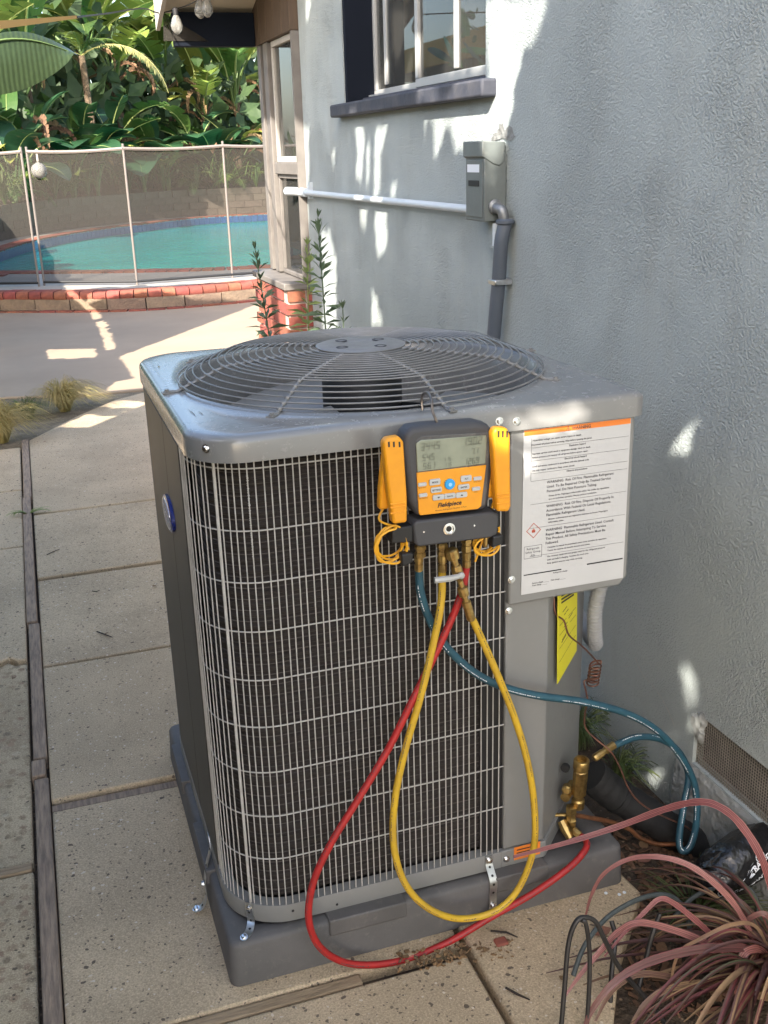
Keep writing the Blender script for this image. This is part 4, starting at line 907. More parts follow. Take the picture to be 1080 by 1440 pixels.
def btn(px, py, w_, h_, txt=None, m='button', arrow=None):
    p = at(px, py, 'y', F1); ca, sa = math.cos(rot), math.sin(rot)
    q = [(-w_, -h_ * .6), (-w_ * .85, -h_), (w_ * .85, -h_), (w_, -h_ * .6), (w_, h_ * .6), (w_ * .85, h_), (-w_ * .85, h_), (-w_, h_ * .6)]
    b = MB(); b.prism([(p.x + u * ca - v * sa, p.z + u * sa + v * ca) for u, v in q], F1 - .0030, F1 + .0005); o_ = b.build('button', M[m], mg, bevel=.0008)
    if txt:
        b = MB(); text_mb(b, txt, p.x, p.z - .0014, F1 - .0034, .0042, rot=rot, align='CENTER', bold=.0001); b.build('print', M['ink'], o_, smooth=0)
    if arrow:
        b = MB(); s_ = arrow; b.add([(p.x - .0028, F1 - .0034, p.z - .0014 * s_), (p.x + .0028, F1 - .0034, p.z - .0014 * s_), (p.x, F1 - .0034, p.z + .0018 * s_)], [(0, 1, 2)]); b.build('print', M['ink'], o_, smooth=0)
btn(611, 677.5, .0105, .0056, 'MODE'); btn(613, 688.5, .0105, .0050, 'SETTING'); btn(655, 672.5, .0105, .0056, 'ALT'); btn(651.5, 684.5, .0110, .0050, 'ENTER')
btn(616, 699, .0110, .0050, None, arrow=-1); btn(632, 697, .0110, .0050, 'BACK'); btn(648.5, 695.5, .0110, .0050, None, arrow=1)
btn(593.5, 681, .0080, .0034); btn(594.5, 696, .0080, .0034); btn(671, 672.5, .0080, .0034); btn(669, 687, .0080, .0034)
p = at(632, 680.5, 'y', F1); b = MB(); b.lathe([(.0098, -.001), (.0098, .003), (.0085, .0042), (.0001, .0044)], 24, frame_to((0, -1, 0), p)); bbt = b.build('button', M['blue_button'], mg)
b = MB(); b.lathe([(.0035, 0), (.0035, .0003), (.0001, .0003)], 12, frame_to((0, -1, 0), (p.x, p.y - .0046, p.z))); b.build('print', mat('pale_blue', (.3, .6, .9), .4), bbt)
mtext('print', [('Fieldpiece', 632, 711.5, .0115, dict(a='CENTER', s=.25, b=.0003)), ('Wireless Refrigerant Manifold  4 Port', 634, 716.3, .0040, dict(a='CENTER'))], M['ink'])
mtext('print', [('BACKLIGHT', 594, 686.5, .0026, dict(a='CENTER')), ('ZERO SENSORS', 595, 701.5, .0026, dict(a='CENTER')), ('LOG / TEST', 671, 678, .0026, dict(a='CENTER')), ('UNITS', 669, 692.5, .0026, dict(a='CENTER'))], M['ink'])
b = MB(); b.prism(P2([(587, 768), (690, 755), (698, 750), (700, 722), (690, 719), (584, 732), (579, 738), (582, 762)]), FY - .006, FY + .042); blk = b.build('valve_block', M['rubber'], mg, bevel=.004)
b = MB(); p = at(631, 743.5, 'y', FY - .006); b.lathe([(.0115, 0), (.0115, .003), (.0085, .0036), (.0082, .001), (.0001, .001)], 24, frame_to((0, -1, 0), p)); sg = b.build('sight_glass', M['steel'], blk)
b = MB(); b.lathe([(.0052, 0), (.0052, .0006), (.0001, .0007)], 16, frame_to((0, -1, 0), (p.x, p.y - .0012, p.z))); b.build('lens', M['black'], blk)
b = MB()
for px, py in ((596, 748), (667, 739)): b.lathe([(.0018, 0), (.0018, .0006), (.0001, .0006)], 10, frame_to((0, -1, 0), at(px, py, 'y', FY - .006)))
b.build('rivet', M['steel'], blk)
b = MB(); b.prism(P2([(684, 745), (703, 741), (701, 720), (686, 722)]), FY - .002, FY + .04); b.build('lead_holder', M['black'], mg, bevel=.003); b = MB(); b.prism(P2([(688, 768), (703, 763), (704, 749), (690, 752)]), FY - .012, FY + .01); b.build('lead_holder', M['black'], mg, bevel=.003); b = MB(); b.prism(P2([(549, 764), (580, 762), (580, 738), (551, 742)]), FY - .004, FY + .03); b.build('lead_holder', M['black'], mg, bevel=.003); b = MB(); b.prism(P2([(562, 794), (577, 788), (578, 774), (561, 776)]), FY - .014, FY + .004)
b.build('lead_holder', M['black'], mg, bevel=.003)
b = MB(); Yh = FY + .022
hk = [at(618, 606, 'y', Yh), at(613, 590, 'y', Yh), at(608, 577, 'y', Yh + .01), at(607, 563, 'y', 1.684), at(602, 553, 'y', 1.712), at(596, 553, 'y', 1.735), at(593, 562, 'y', 1.745), at(594, 577, 'y', 1.742)]
b.tube(spline(hk, 6), .0026, 8); b.build('hook', mat('hook_steel', (.22, .19, .17), .35, metal=.8), mg)
# brass ports under the block
for px, py0, py1 in ((591, 768, 783), (622, 766, 780), (656, 758, 775)):
    p, q = at(px, py0, 'y', FY + .016), at(px, py1, 'y', FY + .016); ln = (p - q).length
    ports = MB(); ports.lathe([(.0075, -.004), (.0105, 0), (.0105, .006), (.0085, .007), (.0085, .011), (.010, .012), (.010, ln), (.0001, ln)], 6, frame_to(q - p, p)); ports.build('brass_port', M['brass'], mg, smooth=30)
pp_ = at(683, 757, 'y', FY + .0); ports = MB(); ports.lathe([(.005, -.004), (.005, .012), (.0035, .016), (.0001, .016)], 10, frame_to((-.1, -.1, -1), pp_))
ports.build('brass_port', M['brass'], mg, smooth=30)

# pipe clamps with their coiled leads
def clamp(name_label, front, back, y0, leadpts, stripes):
    t = thing('pipe_clamp', name_label, 'clamp', 'temperature clamps on the gauge')
    b = MB(); b.prism(P2(front, y0), y0, y0 + .022); hf = b.build('clamp_jaw', M['amber'], t, bevel=.005, seg=3)
    b = MB(); b.prism(P2(back, y0 + .024), y0 + .024, y0 + .044); b.build('clamp_jaw', M['amber'], t, bevel=.004, seg=2)
    for q in stripes:
        b = MB(); b.prism(P2(q, y0 - .0015), y0 - .0015, y0 + .002); b.build('grip_rib', M['amber'], hf, bevel=.001)
    b = MB(); b.tube(spline([Vector(p) for p in leadpts], 8), .0021, 6); b.build('lead', M['orange_lead'], t)
    return t, hf
def coilpts(cx, cy, rx, ry, y, turns, start, end, tilt=.25):
    out = []; c = at(cx, cy, 'y', y); sx = (at(cx + 1, cy, 'y', y) - c).length; N = turns * 10
    for i in range(N + 1):
        a = R(80) + 2 * math.pi * i / 10; k = 1 - .16 * math.sin(i * 1.7) * .6 - .22 * (i // 10) / turns
        out.append(c + Vector((rx * k * sx * math.cos(a) + tilt * rx * sx * .3 * math.sin(a), -.012 + .024 * i / N, ry * k * sx * math.sin(a))))
    return start + out + end
s_ = [at(568, 655, 'y', FY + .02), at(548, 700, 'y', FY + .028), at(533, 730, 'y', FY + .02)]
tL, hf = clamp('left amber pipe clamp, its yellow lead looped below the gauge corner', [(553, 738), (573, 735), (573, 700), (568, 622), (562, 614), (544, 617), (539, 624), (546, 690)], [(534, 718), (548, 716), (549, 625), (540, 640), (535, 690)], FY - .022,
            coilpts(549, 765, 22, 26, FY + .006, 5, s_, [at(575, 772, 'y', FY + .012)]),
            [[(549, 711 + k), (571, 708 + k), (571, 705.6 + k), (549, 708.6 + k)] for k in (0, 5, 13)])
b = MB()
for px in (546, 553, 561): b.prism(P2([(px, 629), (px + 2.4, 628.6), (px + 2, 621), (px - .4, 621.4)], FY - .0225), FY - .0228, FY - .020)
b.build('print', M['ink'], tL, smooth=0)
s_ = [at(698, 700, 'y', FY + .02), at(692, 715, 'y', FY + .028), at(702, 745, 'y', FY + .01)]
tR, hf = clamp('right amber pipe clamp, partly in the sun beside the warning label', [(699, 720), (716, 720), (719, 712), (718, 612), (714, 602), (697, 602), (693, 610), (697, 690)], [(686, 700), (697, 702), (699, 640), (691, 640)], FY - .022,
            coilpts(683, 765, 17, 14, FY + .012, 4, s_, [at(668, 790, 'y', FY + .018)]),
            [[(699, 697 + k), (717, 695 + k), (717, 692.6 + k), (699, 694.6 + k)] for k in (0, 5, 13)])
b = MB()
for px in (700, 706, 712): b.prism(P2([(px, 615), (px + 2, 615), (px + 2.4, 606), (px, 606)], FY - .0225), FY - .0228, FY - .020)
b.build('print', M['ink'], tR, smooth=0)

# ================================================================== HOSES
def hose(label, ctrl, r, m, n_=10):
    t = thing('refrigerant_hose', label, 'hose', 'refrigerant hoses on the gauge')
    pts = spline([at(x, y, 'y', Y) for x, y, Y in ctrl], n_)
    b = MB(); b.tube(pts, r, 10); b.build('hose', M[m], t)
    b = MB(); q_ = random.Random(len(pts))
    for i in range(6, len(pts) - 6):
        p0, p1 = pts[i], pts[i + 1]; d_ = p1 - p0; ln = d_.length; d_ = d_ / ln; vw = (Vector(CAM) - p0).normalized(); sd_ = d_.cross(vw).normalized(); k = 0.0
        while k < ln:
            L_ = q_.uniform(.0012, .0032)
            if (i // 5) % 3 and q_.random() < .8:
                ang = .35; nn = (vw * math.cos(ang) + sd_ * math.sin(ang)); nn = (nn - d_ * nn.dot(d_)).normalized(); c_ = p0 + d_ * k + nn * (r + .00025); w2 = sd_ * .0007 * q_.uniform(.6, 1.3); b.add([c_ - w2, c_ + d_ * L_ - w2, c_ + d_ * L_ + w2, c_ + w2], [(0, 1, 2, 3)])
            k += L_ + .0012
    b.build('print', M['grey_ink'] if m != 'blue_hose' else M['sticker'], t, smooth=0)['kind'] = 'stuff'
    return t, pts
def fitting(t, p, d, L_, r, m='brass', name='fitting'):
    b = MB(); b.lathe([(r * .7, 0), (r, .001), (r, L_ * .42), (r * .78, L_ * .45), (r * .78, L_ * .55), (r * .95, L_ * .58), (r * .95, L_ * .94), (r * .8, L_), (.0001, L_)], 10, frame_to(d, p)); return b.build(name, M[m], t, smooth=30)
yh, pts = hose('yellow charging hose hanging in a long loop in front of the coil', [(622, 800, 1.655), (620, 850, 1.654), (606, 920, 1.655), (590, 985, 1.655), (571, 1050, 1.655), (556, 1120, 1.655), (553, 1180, 1.655), (563, 1228, 1.652), (584, 1262, 1.650), (615, 1284, 1.648), (650, 1292, 1.647), (690, 1284, 1.645), (720, 1262, 1.645), (741, 1225, 1.645),
        (752, 1180, 1.645), (750, 1120, 1.645), (739, 1060, 1.645), (722, 1005, 1.645), (700, 950, 1.644), (678, 900, 1.643), (663, 868, 1.642)], .0072, 'yellow_hose')
fitting(yh, at(622, 780, 'y', 1.656), at(622, 804, 'y', 1.655) - at(622, 780, 'y', 1.656), .034, .0088)
# brass ball valve between the centre port and the loop's free end
e0, e1 = at(634, 772, 'y', 1.640), at(663, 872, 'y', 1.640); dd = (e1 - e0)
b = MB(); Lq = dd.length
prof = [(.008, 0), (.0115, .002), (.0125, .012), (.0115, .020), (.0065, .023), (.0065, .034), (.009, .036), (.0105, .044), (.0105, .054), (.0085, .058), (.007, .066), (.0055, .068), (.0055, .080), (.0098, .083), (.0105, .090), (.0098, .100), (.0055, .103), (.0055, .112), (.0088, .114), (.0088, Lq - .004), (.007, Lq), (.0001, Lq)]
b.lathe(prof, 10, frame_to(dd, e0)); bv = b.build('ball_valve', M['brass'], yh, smooth=30)
mid = at(645, 806, 'y', 1.640); b = MB(); tip = at(611, 816, 'y', 1.626); mv = Vector((0, -.0125, 0))
b.tube([mid + mv, mid.lerp(tip, .45) + mv * .9, tip], [.0045, .0062, .0062], 8); b.lathe([(.0065, 0), (.0065, .008), (.004, .010), (.0001, .010)], 8, frame_to((0, -1, 0), mid + mv * .55))
b.build('valve_lever', M['alu'], bv)
rh, pts = hose('red hose sweeping in a low loop from the gauge to the small brass valve', [(656, 795, 1.660), (650, 830, 1.662), (636, 868, 1.665), (612, 920, 1.664), (580, 985, 1.662), (545, 1055, 1.660), (503, 1125, 1.655), (466, 1185, 1.650), (441, 1240, 1.648), (434, 1290, 1.648), (447, 1328, 1.650), (478, 1351, 1.655), (520, 1357, 1.660), (570, 1349, 1.665),
        (630, 1325, 1.668), (690, 1290, 1.668), (750, 1256, 1.668), (798, 1222, 1.675), (821, 1198, 1.69), (825, 1185, 1.71), (818, 1176, 1.74)], .0073, 'red_hose')
fitting(rh, at(656, 775, 'y', 1.656), at(656, 797, 'y', 1.660) - at(656, 775, 'y', 1.656), .034, .0085)
bh, pts = hose('blue hose running behind the loops and across to the larger brass valve by the wall', [(589, 800, 1.662), (592, 835, 1.668), (606, 875, 1.676), (630, 912, 1.680), (665, 944, 1.68), (705, 965, 1.675), (755, 978, 1.68), (820, 987, 1.69), (880, 1003, 1.70), (925, 1028, 1.71), (958, 1065, 1.72), (977, 1105, 1.72), (980, 1150, 1.715), (972, 1187, 1.71), (960, 1197, 1.71),
        (955, 1180, 1.725), (962, 1130, 1.75), (968, 1090, 1.78), (955, 1058, 1.80), (930, 1040, 1.81), (900, 1036, 1.81), (874, 1044, 1.805), (852, 1056, 1.80)], .0080, 'blue_hose')
fitting(bh, at(589, 780, 'y', 1.658), at(589, 803, 'y', 1.662) - at(589, 780, 'y', 1.658), .034, .0085)
fitting(bh, at(864, 1047, 'y', 1.803), at(829, 1071, 'y', 1.790) - at(864, 1047, 'y', 1.803), .062, .0095)

# ================================================================== THINGS BETWEEN THE UNIT AND THE WALL
# yellow tag on the chamfered face
ch = Vector((.7071, .7071, 0)); cn = Vector((.7071, -.7071, 0))
def on_ch(px, py, off=.004):
    d = Vector(ray(px, py)); o_ = Vector(CAM); p0 = Vector((.918, 1.7335, 0)) + cn * off
    return o_ + d * ((p0 - o_).dot(cn) / d.dot(cn))
tg = thing('paper_tag', 'bright yellow tag hanging below the control box beside the grey conduit', 'tag')
q = [on_ch(785, 822, .012), on_ch(812, 815, .012), on_ch(811, 915, .012), on_ch(784, 962, .010)]
b = MB(); b.add([v for v in q] + [v - cn * .0012 for v in q], [(0, 3, 2, 1), (4, 5, 6, 7), (0, 1, 5, 4), (1, 2, 6, 5), (2, 3, 7, 6), (3, 0, 4, 7)]); b.build('tag_sheet', M['tag_yellow'], tg, smooth=0)
b = MB()
def chq(u0, v0, u1, v1, th):
    def qq(u, v): return q[0].lerp(q[1], u).lerp(q[3].lerp(q[2], u), v) + cn * .0004
    p0, p1 = qq(u0, v0), qq(u1, v1); up = Vector((0, 0, th)); b.add([p0, p1, p1 + up, p0 + up], [(0, 1, 2, 3)])
for k in range(4): chq(.15, .10 + k * .035, .15 + rng.uniform(.5, .75), .085 + k * .035, .0045)
for v in (.42, .52, .66, .80): chq(.08, v, .92, v - .05, .0011)
for k in range(7): v = rng.uniform(.25, .7); u = rng.uniform(.1, .6); chq(u, v, u + .22, v - .03, .0022)
b.build('print', M['ink'], tg, smooth=0)
fcd = thing('flexible_conduit', 'light grey flexible conduit dropping from the control box beside the yellow tag', 'conduit')
pts = [(1.125, 1.86, .745), at(838, 850, 'y', 1.87), at(836, 885, 'y', 1.88), at(836, 905, 'y', 1.93), Vector((1.24, 2.16, .44)), Vector((1.33, 2.5, .50)), Vector((1.355, 2.62, .56))]
pts = spline(pts, 8); b = MB(); b.tube(pts, .0165, 12); cdo = b.build('conduit_body', M['conduit_light'], fcd)
rib = MB(); rib.lathe([(.0166, -.0022), (.0178, 0), (.0166, .0022)], 12); rb_me2 = rib.mesh('conduit_ring', M['conduit_light'])
for k in range(24):
    t = k / 24 * .5 * (len(pts) - 2); i = int(t); p = pts[i].lerp(pts[i + 1], t - i); o_ = obj('conduit_ring', rb_me2, fcd); o_.matrix_world = frame_to(pts[i + 1] - pts[i], p)
cw = thing('copper_capillary', 'thin brown copper capillary with a small tight coil hanging beside the yellow tag', 'copper tube')
c1 = [(779, 836, 1.76), (781, 862, 1.75), (793, 873, 1.75), (800, 893, 1.75), (818, 908, 1.77), (832, 922, 1.79), (843, 934, 1.80)]
helix = []; hc0, hc1 = at(838, 933, 'y', 1.80), at(833, 962, 'y', 1.80)
for i in range(6 * 10 + 1):
    a = 2 * math.pi * i / 10; c_ = hc0.lerp(hc1, i / 60); helix.append(c_ + Vector((.0125 * math.cos(a), .0125 * math.sin(a), .003 * math.cos(a))))
c2_ = [(822, 957, 1.79), (824, 972, 1.79), (826, 986, 1.79), (822, 1008, 1.80), (824, 1025, 1.80), (840, 1041, 1.79), (858, 1056, 1.775), (872, 1080, 1.77), (882, 1105, 1.765), (896, 1125, 1.76), (920, 1142, 1.755), (960, 1160, 1.75), (972, 1168, 1.75)]
path_ = spline([at(*q_[:2], 'y', q_[2]) for q_ in c1] + helix + [at(*q_[:2], 'y', q_[2]) for q_ in c2_], 5)
b = MB(); b.tube(path_, .0020, 6); b.build('tube', M['copper_dark'], cw)
ip = thing('insulated_pipe', 'thick black foam insulated pipe lying from the large brass valve toward the wall', 'pipe')
pts = spline([at(832, 1090, 'y', 1.86), at(858, 1112, 'y', 1.85), at(900, 1138, 'y', 1.83), at(945, 1168, 'y', 1.81), at(985, 1190, 'y', 1.79), at(1040, 1215, 'y', 1.74)], 8)
b = MB(); b.tube(pts, [.041 + .0014 * math.sin(i * 1.9) for i in range(len(pts))], 16); b.build('foam_sleeve', M['foam'], ip)
b = MB()
for i in (10, 24):
    b = MB(); b.tube([pts[i], pts[i] + (pts[i + 1] - pts[i]).normalized() * .012], .0432, 16); b.build('tape_wrap', M['black'], ip)
lp_ = thing('copper_pipe', 'bare copper liquid line leaving the small brass valve toward the wall', 'pipe')
b = MB(); b.tube(spline([at(808, 1146, 'y', 1.785), at(830, 1150, 'y', 1.79), at(860, 1156, 'y', 1.80), at(885, 1166, 'y', 1.80), at(900, 1178, 'y', 1.79), at(925, 1187, 'y', 1.78), at(960, 1186, 'y', 1.77)], 8), .0055, 8); b.build('tube', M['copper'], lp_)
# black wrapped bag
bg_ = thing('wrapped_bag', 'shiny black plastic wrapped bundle with white lettering on the soil by the wall', 'bag')
c0_ = at(1042, 1208, 'y', 1.59); bm = bmesh.new(); bmesh.ops.create_icosphere(bm, subdivisions=4, radius=1)
from mathutils import noise
for v in bm.verts:
    p = v.co.copy(); s_ = 1 + .16 * noise.noise(p * 1.7) + .07 * noise.noise(p * 5) + .05 * abs(noise.noise(p * 9)); v.co = Vector((p.x * .125, p.y * .055, p.z * .058)) * s_
me = bpy.data.meshes.new('bag'); bm.to_mesh(me); bm.free(); me.materials.append(M['blackgloss']); me.polygons.foreach_set('use_smooth', [True] * len(me.polygons))
bo = obj('bag', me, bg_); bo.matrix_world = Matrix.Translation((c0_.x, c0_.y, max(c0_.z, .052))) @ Euler((0, R(-14), R(8))).to_matrix().to_4x4()
bx0 = Vector((c0_.x, c0_.y, max(c0_.z, .052))); b = MB(); tmpb = MB()
text_mb(tmpb, 'UV RESISTANT', -.085, -.024, 0, .0165, bold=.0005); text_mb(tmpb, 'WEATHER RATED', -.075, -.037, 0, .0085); text_mb(tmpb, 'RATED', -.002, .008, 0, .017, bold=.0005)
for cx_, cz_, r_ in ((.026, .026, .012), (-.085, .004, .012)):
    for k in range(20):
        a, a2 = 2 * math.pi * k / 20, 2 * math.pi * (k + .8) / 20; tmpb.add([(cx_ + rr_ * math.cos(t_), 0, cz_ + rr_ * math.sin(t_)) for rr_, t_ in ((r_, a), (r_, a2), (r_ - .002, a2), (r_ - .002, a))], [(0, 1, 2, 3)])
for k in range(9): x_ = -.05 + rng.uniform(0, .06); z_ = rng.uniform(.006, .026); tmpb.add([(x_, 0, z_), (x_ + rng.uniform(.008, .02), 0, z_ + rng.uniform(-.003, .006)), (x_ + .012, 0, z_ + .0035)], [(0, 1, 2)])
inv = bo.matrix_world.inverted(); rotm = Euler((0, R(-24), R(4))).to_matrix()
dg = bpy.context.evaluated_depsgraph_get(); vs = []
for v in tmpb.v:
    wpt = bx0 + rotm @ Vector((v[0], 0, v[2])) + Vector((0, -.3, 0)); ok, hit, nr, _ = bo.ray_cast(inv @ wpt, (inv.to_3x3() @ Vector((0, 1, 0))).normalized())
    vs.append((bo.matrix_world @ hit + Vector((0, -.0012, .0004))) if ok else wpt + Vector((0, .26, 0)))
b.add(vs, tmpb.f); b.build('print', M['sticker'], bg_, smooth=0)

# disconnect box, conduits
dbx = thing('disconnect_box', 'grey metal electrical disconnect box mounted on the stucco wall right of the window', 'electrical box')
BXF = 1.326; yA, yB = at(681, 250, 'x', BXF).y, at(655, 250, 'x', BXF).y; zT, zBt = at(680, 200, 'x', BXF).z, at(680, 312, 'x', BXF).z
MB().box(BXF, WX - .002, yA, yB, zBt, zT - .03).build('box_body', M['box_paint'], dbx, bevel=.003)
b = MB(); b.prism([(BXF - .008, zT - .04), (BXF + .028, zT - .062), (BXF + .048, zT - .068), (BXF + .064, zT - .055), (BXF + .066, zT), (BXF - .008, zT + .004)], yA - .004, yB + .004); b.build('box_cover', M['box_paint'], dbx, bevel=.003)
MB().box(BXF - .003, BXF, yA + .008, yB - .008, zBt + .012, zT - .05).build('box_door', M['box_paint'], dbx, bevel=.002)
MB().box(BXF - .0036, BXF - .0030, yA + .03, yB - .02, zT - .085, zT - .062).build('white_sticker', M['sticker'], dbx, smooth=0)
b = MB(); b.box(BXF - .0048, BXF - .0030, yA + .03, yB - .03, zT - .125, zT - .108); b.build('latch', M['black'], dbx, bevel=.001)
b = MB(); p = at(704, 296, 'y', yA - .004); p.x = min(p.x, 1.372); b.tube(spline([(p.x - .012, yA + .01, p.z + .008), (p.x - .010, yA - .022, p.z + .008), (p.x - .004, yA - .040, p.z - .002), (p.x, yA - .044, p.z - .03)], 5), [.0165] * 16, 12)
b.lathe([(.022, 0), (.022, .008), (.017, .012), (.0001, .012)], 14, frame_to((0, -1, 0), (p.x - .012, yA - .001, p.z + .012)))
b.build('elbow_fitting', M['zinc'], dbx)
b = MB(); b.lathe([(.022, 0), (.028, .004), (.028, .012), (.024, .016), (.0001, .016)], 14, frame_to((0, 0, -1), (p.x, yA - .050, p.z - .022))); b.build('conduit_nut', M['conduit'], dbx)
b = MB(); b.box(1.372, WX - .002, yA + .01, yA + .07, zBt - .085, zBt - .004); b.build('lower_bracket', M['stucco'], dbx, bevel=.003)
b = MB(); b.tube([(1.366, yA + .0, zBt - .072), (1.366, yA + .0, zBt - .006)], .012, 10); b.build('stub_pipe', M['pvc'], dbx)
dc = thing('wall_conduit', 'dark grey flexible conduit running down the wall from the disconnect box', 'conduit')
wp = spline([(p.x, yA - .050, p.z - .035), at(705, 340, 'x', 1.362), at(702, 385, 'x', 1.364), at(698, 430, 'x', 1.364), at(694, 475, 'x', 1.364), at(690, 520, 'x', 1.362), (1.355, 2.62, .56)], 8)
b = MB(); b.tube(wp, .0215, 12); b.build('conduit_body', M['conduit'], dc)
b = MB(); q_ = wp[18]; b.box(q_.x - .024, WX - .001, q_.y - .026, q_.y + .026, q_.z - .008, q_.z + .008); b.build('conduit_strap', M['galv'], dc, bevel=.003)
wc = thing('wall_pipe', 'pale painted pipe running level along the wall to the disconnect box', 'pipe')
pzz = at(640, 292, 'x', 1.375).z; pya = at(418, 268, 'x', 1.375).y
b = MB(); b.tube([(1.372, yB - .01, pzz), (1.372, pya - .18, pzz)], .0135, 12); b.build('pipe_run', M['pvc'], wc)
b = MB(); b.tube([(1.372, pya - .19, pzz), (1.372, pya + .05, pzz), (1.350, pya + .12, pzz)], .0215, 12); b.box(1.38, WX, pya - .22, pya - .19, pzz - .03, pzz + .05); b.build('pipe_coupling', M['pvc'], wc)
b = MB(); pts = []
for k in range(24):
    a = 2 * math.pi * k / 24; r_ = .05 + rng.uniform(-.012, .022); pts.append((WX - .0015, yA + .03 + r_ * math.cos(a) * 1.3, zT + .02 + abs(r_ * math.sin(a)) * .75 - .02))
b.add(pts + [(WX - .003, yA + .03, zT + .01)], [(i, (i + 1) % 24, 24) for i in range(24)]); b.build('patch_mortar', M['footing'], dbx, smooth=0)

# ================================================================== POOL FENCE
pf = thing('pool_fence', 'dark mesh pool safety fence with thin posts standing on the raised deck', 'fence')
posts = [at(px, py, 'z', DZ) for px, py in ((55, 402), (62.5, 401), (193, 400), (327, 390))]
tops = [(30, 214), (43.5, 213), (172.5, 206), (312.5, 201)]
pz = [at(tx, ty, 'y', p.y).z for (tx, ty), p in zip(tops, posts)]
posts = [posts[0] + (posts[0] - posts[2]) * .85] + posts + [posts[3] + (posts[3] - posts[2]) * .8]; pz = [pz[0]] + pz + [pz[-1]]
H_ = sum(pz[1:-1]) / 4
def fpost(p): 
    b = MB(); b.tube([(p.x, p.y, DZ - .01), (p.x, p.y, H_ + .04)], .0135, 8); return b.build('post', M['fence_post'], pf)
for p in posts: fpost(p)
for a, c in ((0, 1), (2, 3), (3, 4), (4, 5)):
    a, c = posts[a], posts[c]; N = 8
    def sag(t): return -.018 * math.sin(math.pi * t)
    b = MB(); b.add([(a.lerp(c, i / N).x, a.lerp(c, i / N).y, DZ + .03) for i in range(N + 1)] + [(a.lerp(c, i / N).x, a.lerp(c, i / N).y, H_ + sag(i / N)) for i in range(N + 1)], [(i, i + 1, i + N + 2, i + N + 1) for i in range(N)])
    b.build('mesh_panel', M['fence_mesh'], pf, smooth=0)
    b = MB(); b.tube([(a.lerp(c, i / N).x, a.lerp(c, i / N).y - .004, H_ - .012 + sag(i / N)) for i in range(N + 1)], .020, 6); b.build('top_band', M['fence_post'], pf)
    b = MB(); b.tube([(a.lerp(c, i / N).x, a.lerp(c, i / N).y - .004, DZ + .035) for i in range(N + 1)], .016, 6); b.build('bottom_band', M['black'], pf)
orn = thing('glass_ornament', 'clear glass ball ornament hanging on a ribbon from the pool fence', 'ornament')
oc = at(55, 240, 'y', posts[2].y - .06); b = MB(); b.lathe([(.0001, -.088)] + [(.088 * math.sin(math.pi * k / 12), -.088 * math.cos(math.pi * k / 12)) for k in range(1, 12)] + [(.014, .092), (.014, .105), (.0001, .105)], 20, Matrix.Translation(oc)); b.build('ball', M['bulb_glass'], orn)
b = MB(); b.box(oc.x - .012, oc.x + .012, oc.y - .002, oc.y, oc.z + .10, H_ + .01); b.build('ribbon', M['white_paint'], orn, smooth=0)

# strings and strap across the top left
ea = at(226, 18, 'y', 6.1)
sw = thing('string_lights', 'string of clear glass bulbs strung to the eave corner at the upper left', 'string lights')
wire = spline([at(108, 24, 'y', 4.0), at(150, 19, 'y', 4.6), at(200, 12, 'y', 5.3), ea, at(262, 8, 'y', 5.86), at(292, -8, 'y', 5.8)], 8)
b = MB(); b.tube(wire, .0035, 5); b.build('wire', M['drip'], sw)
def bulb(p):
    b = MB(); b.lathe([(.0001, -.10), (.010, -.098), (.026, -.080), (.030, -.058), (.022, -.03), (.013, -.012), (.013, .0), (.0001, .0)], 14, Matrix.Translation(p)); o_ = b.build('bulb', M['bulb_glass'], sw)
    b = MB(); b.lathe([(.014, -.012), (.015, .018), (.008, .024), (.0001, .024)], 10, Matrix.Translation(p)); b.build('socket', M['drip'], o_)
for px, py, Y in ((247, 18, 5.82), (280, -4, 5.80), (290, -6, 5.75)): bulb(at(px, py, 'y', Y))
st = thing('fabric_strap', 'tan fabric strap pulled tight across the upper left corner to the light string', 'strap')
a, c = at(-60, 42, 'y', 3.2), at(108, 24, 'y', 4.0); b = MB()
b.add([a + Vector((0, 0, .015)), a - Vector((0, 0, .012)), c - Vector((0, 0, .004)), c + Vector((0, 0, .005))] + [v + Vector((.004, .012, 0)) for v in (a + Vector((0, 0, .016)), a - Vector((0, 0, .010)), c - Vector((0, 0, .003)), c + Vector((0, 0, .006)))],
      [(0, 1, 2, 3), (7, 6, 5, 4), (0, 3, 7, 4), (1, 5, 6, 2)]); b.build('webbing', M['strap'], st, smooth=0)

# ================================================================== PLANTS
def strap_leaf(mb, pts, w_, face, n=7, fold=.25, stripe=0, taper=.5):
    """long narrow leaf along a spline; face = direction its upper side looks to"""
    P = spline(pts, n); N = len(P); vs = []
    for i, p in enumerate(P):
        t = (P[min(i + 1, N - 1)] - P[max(i - 1, 0)]).normalized(); s_ = t.cross(Vector(face)).normalized(); nn = s_.cross(t); u = i / (N - 1)
        ww = w_ * min(1, .55 + u * 1.6) * max(.02, (1 - u)) ** taper * 1.0
        vs += [p - s_ * ww + nn * ww * fold, p - s_ * ww * .35, p + s_ * ww * .35, p + s_ * ww + nn * ww * fold]
    b0 = len(mb.v); mb.v += [tuple(v) for v in vs]
    for i in range(N - 1):
        for j in range(3):
            q = b0 + i * 4 + j; mb.f.append((q, q + 4, q + 5, q + 1)); mb.m.append(stripe if j == 1 else 0)
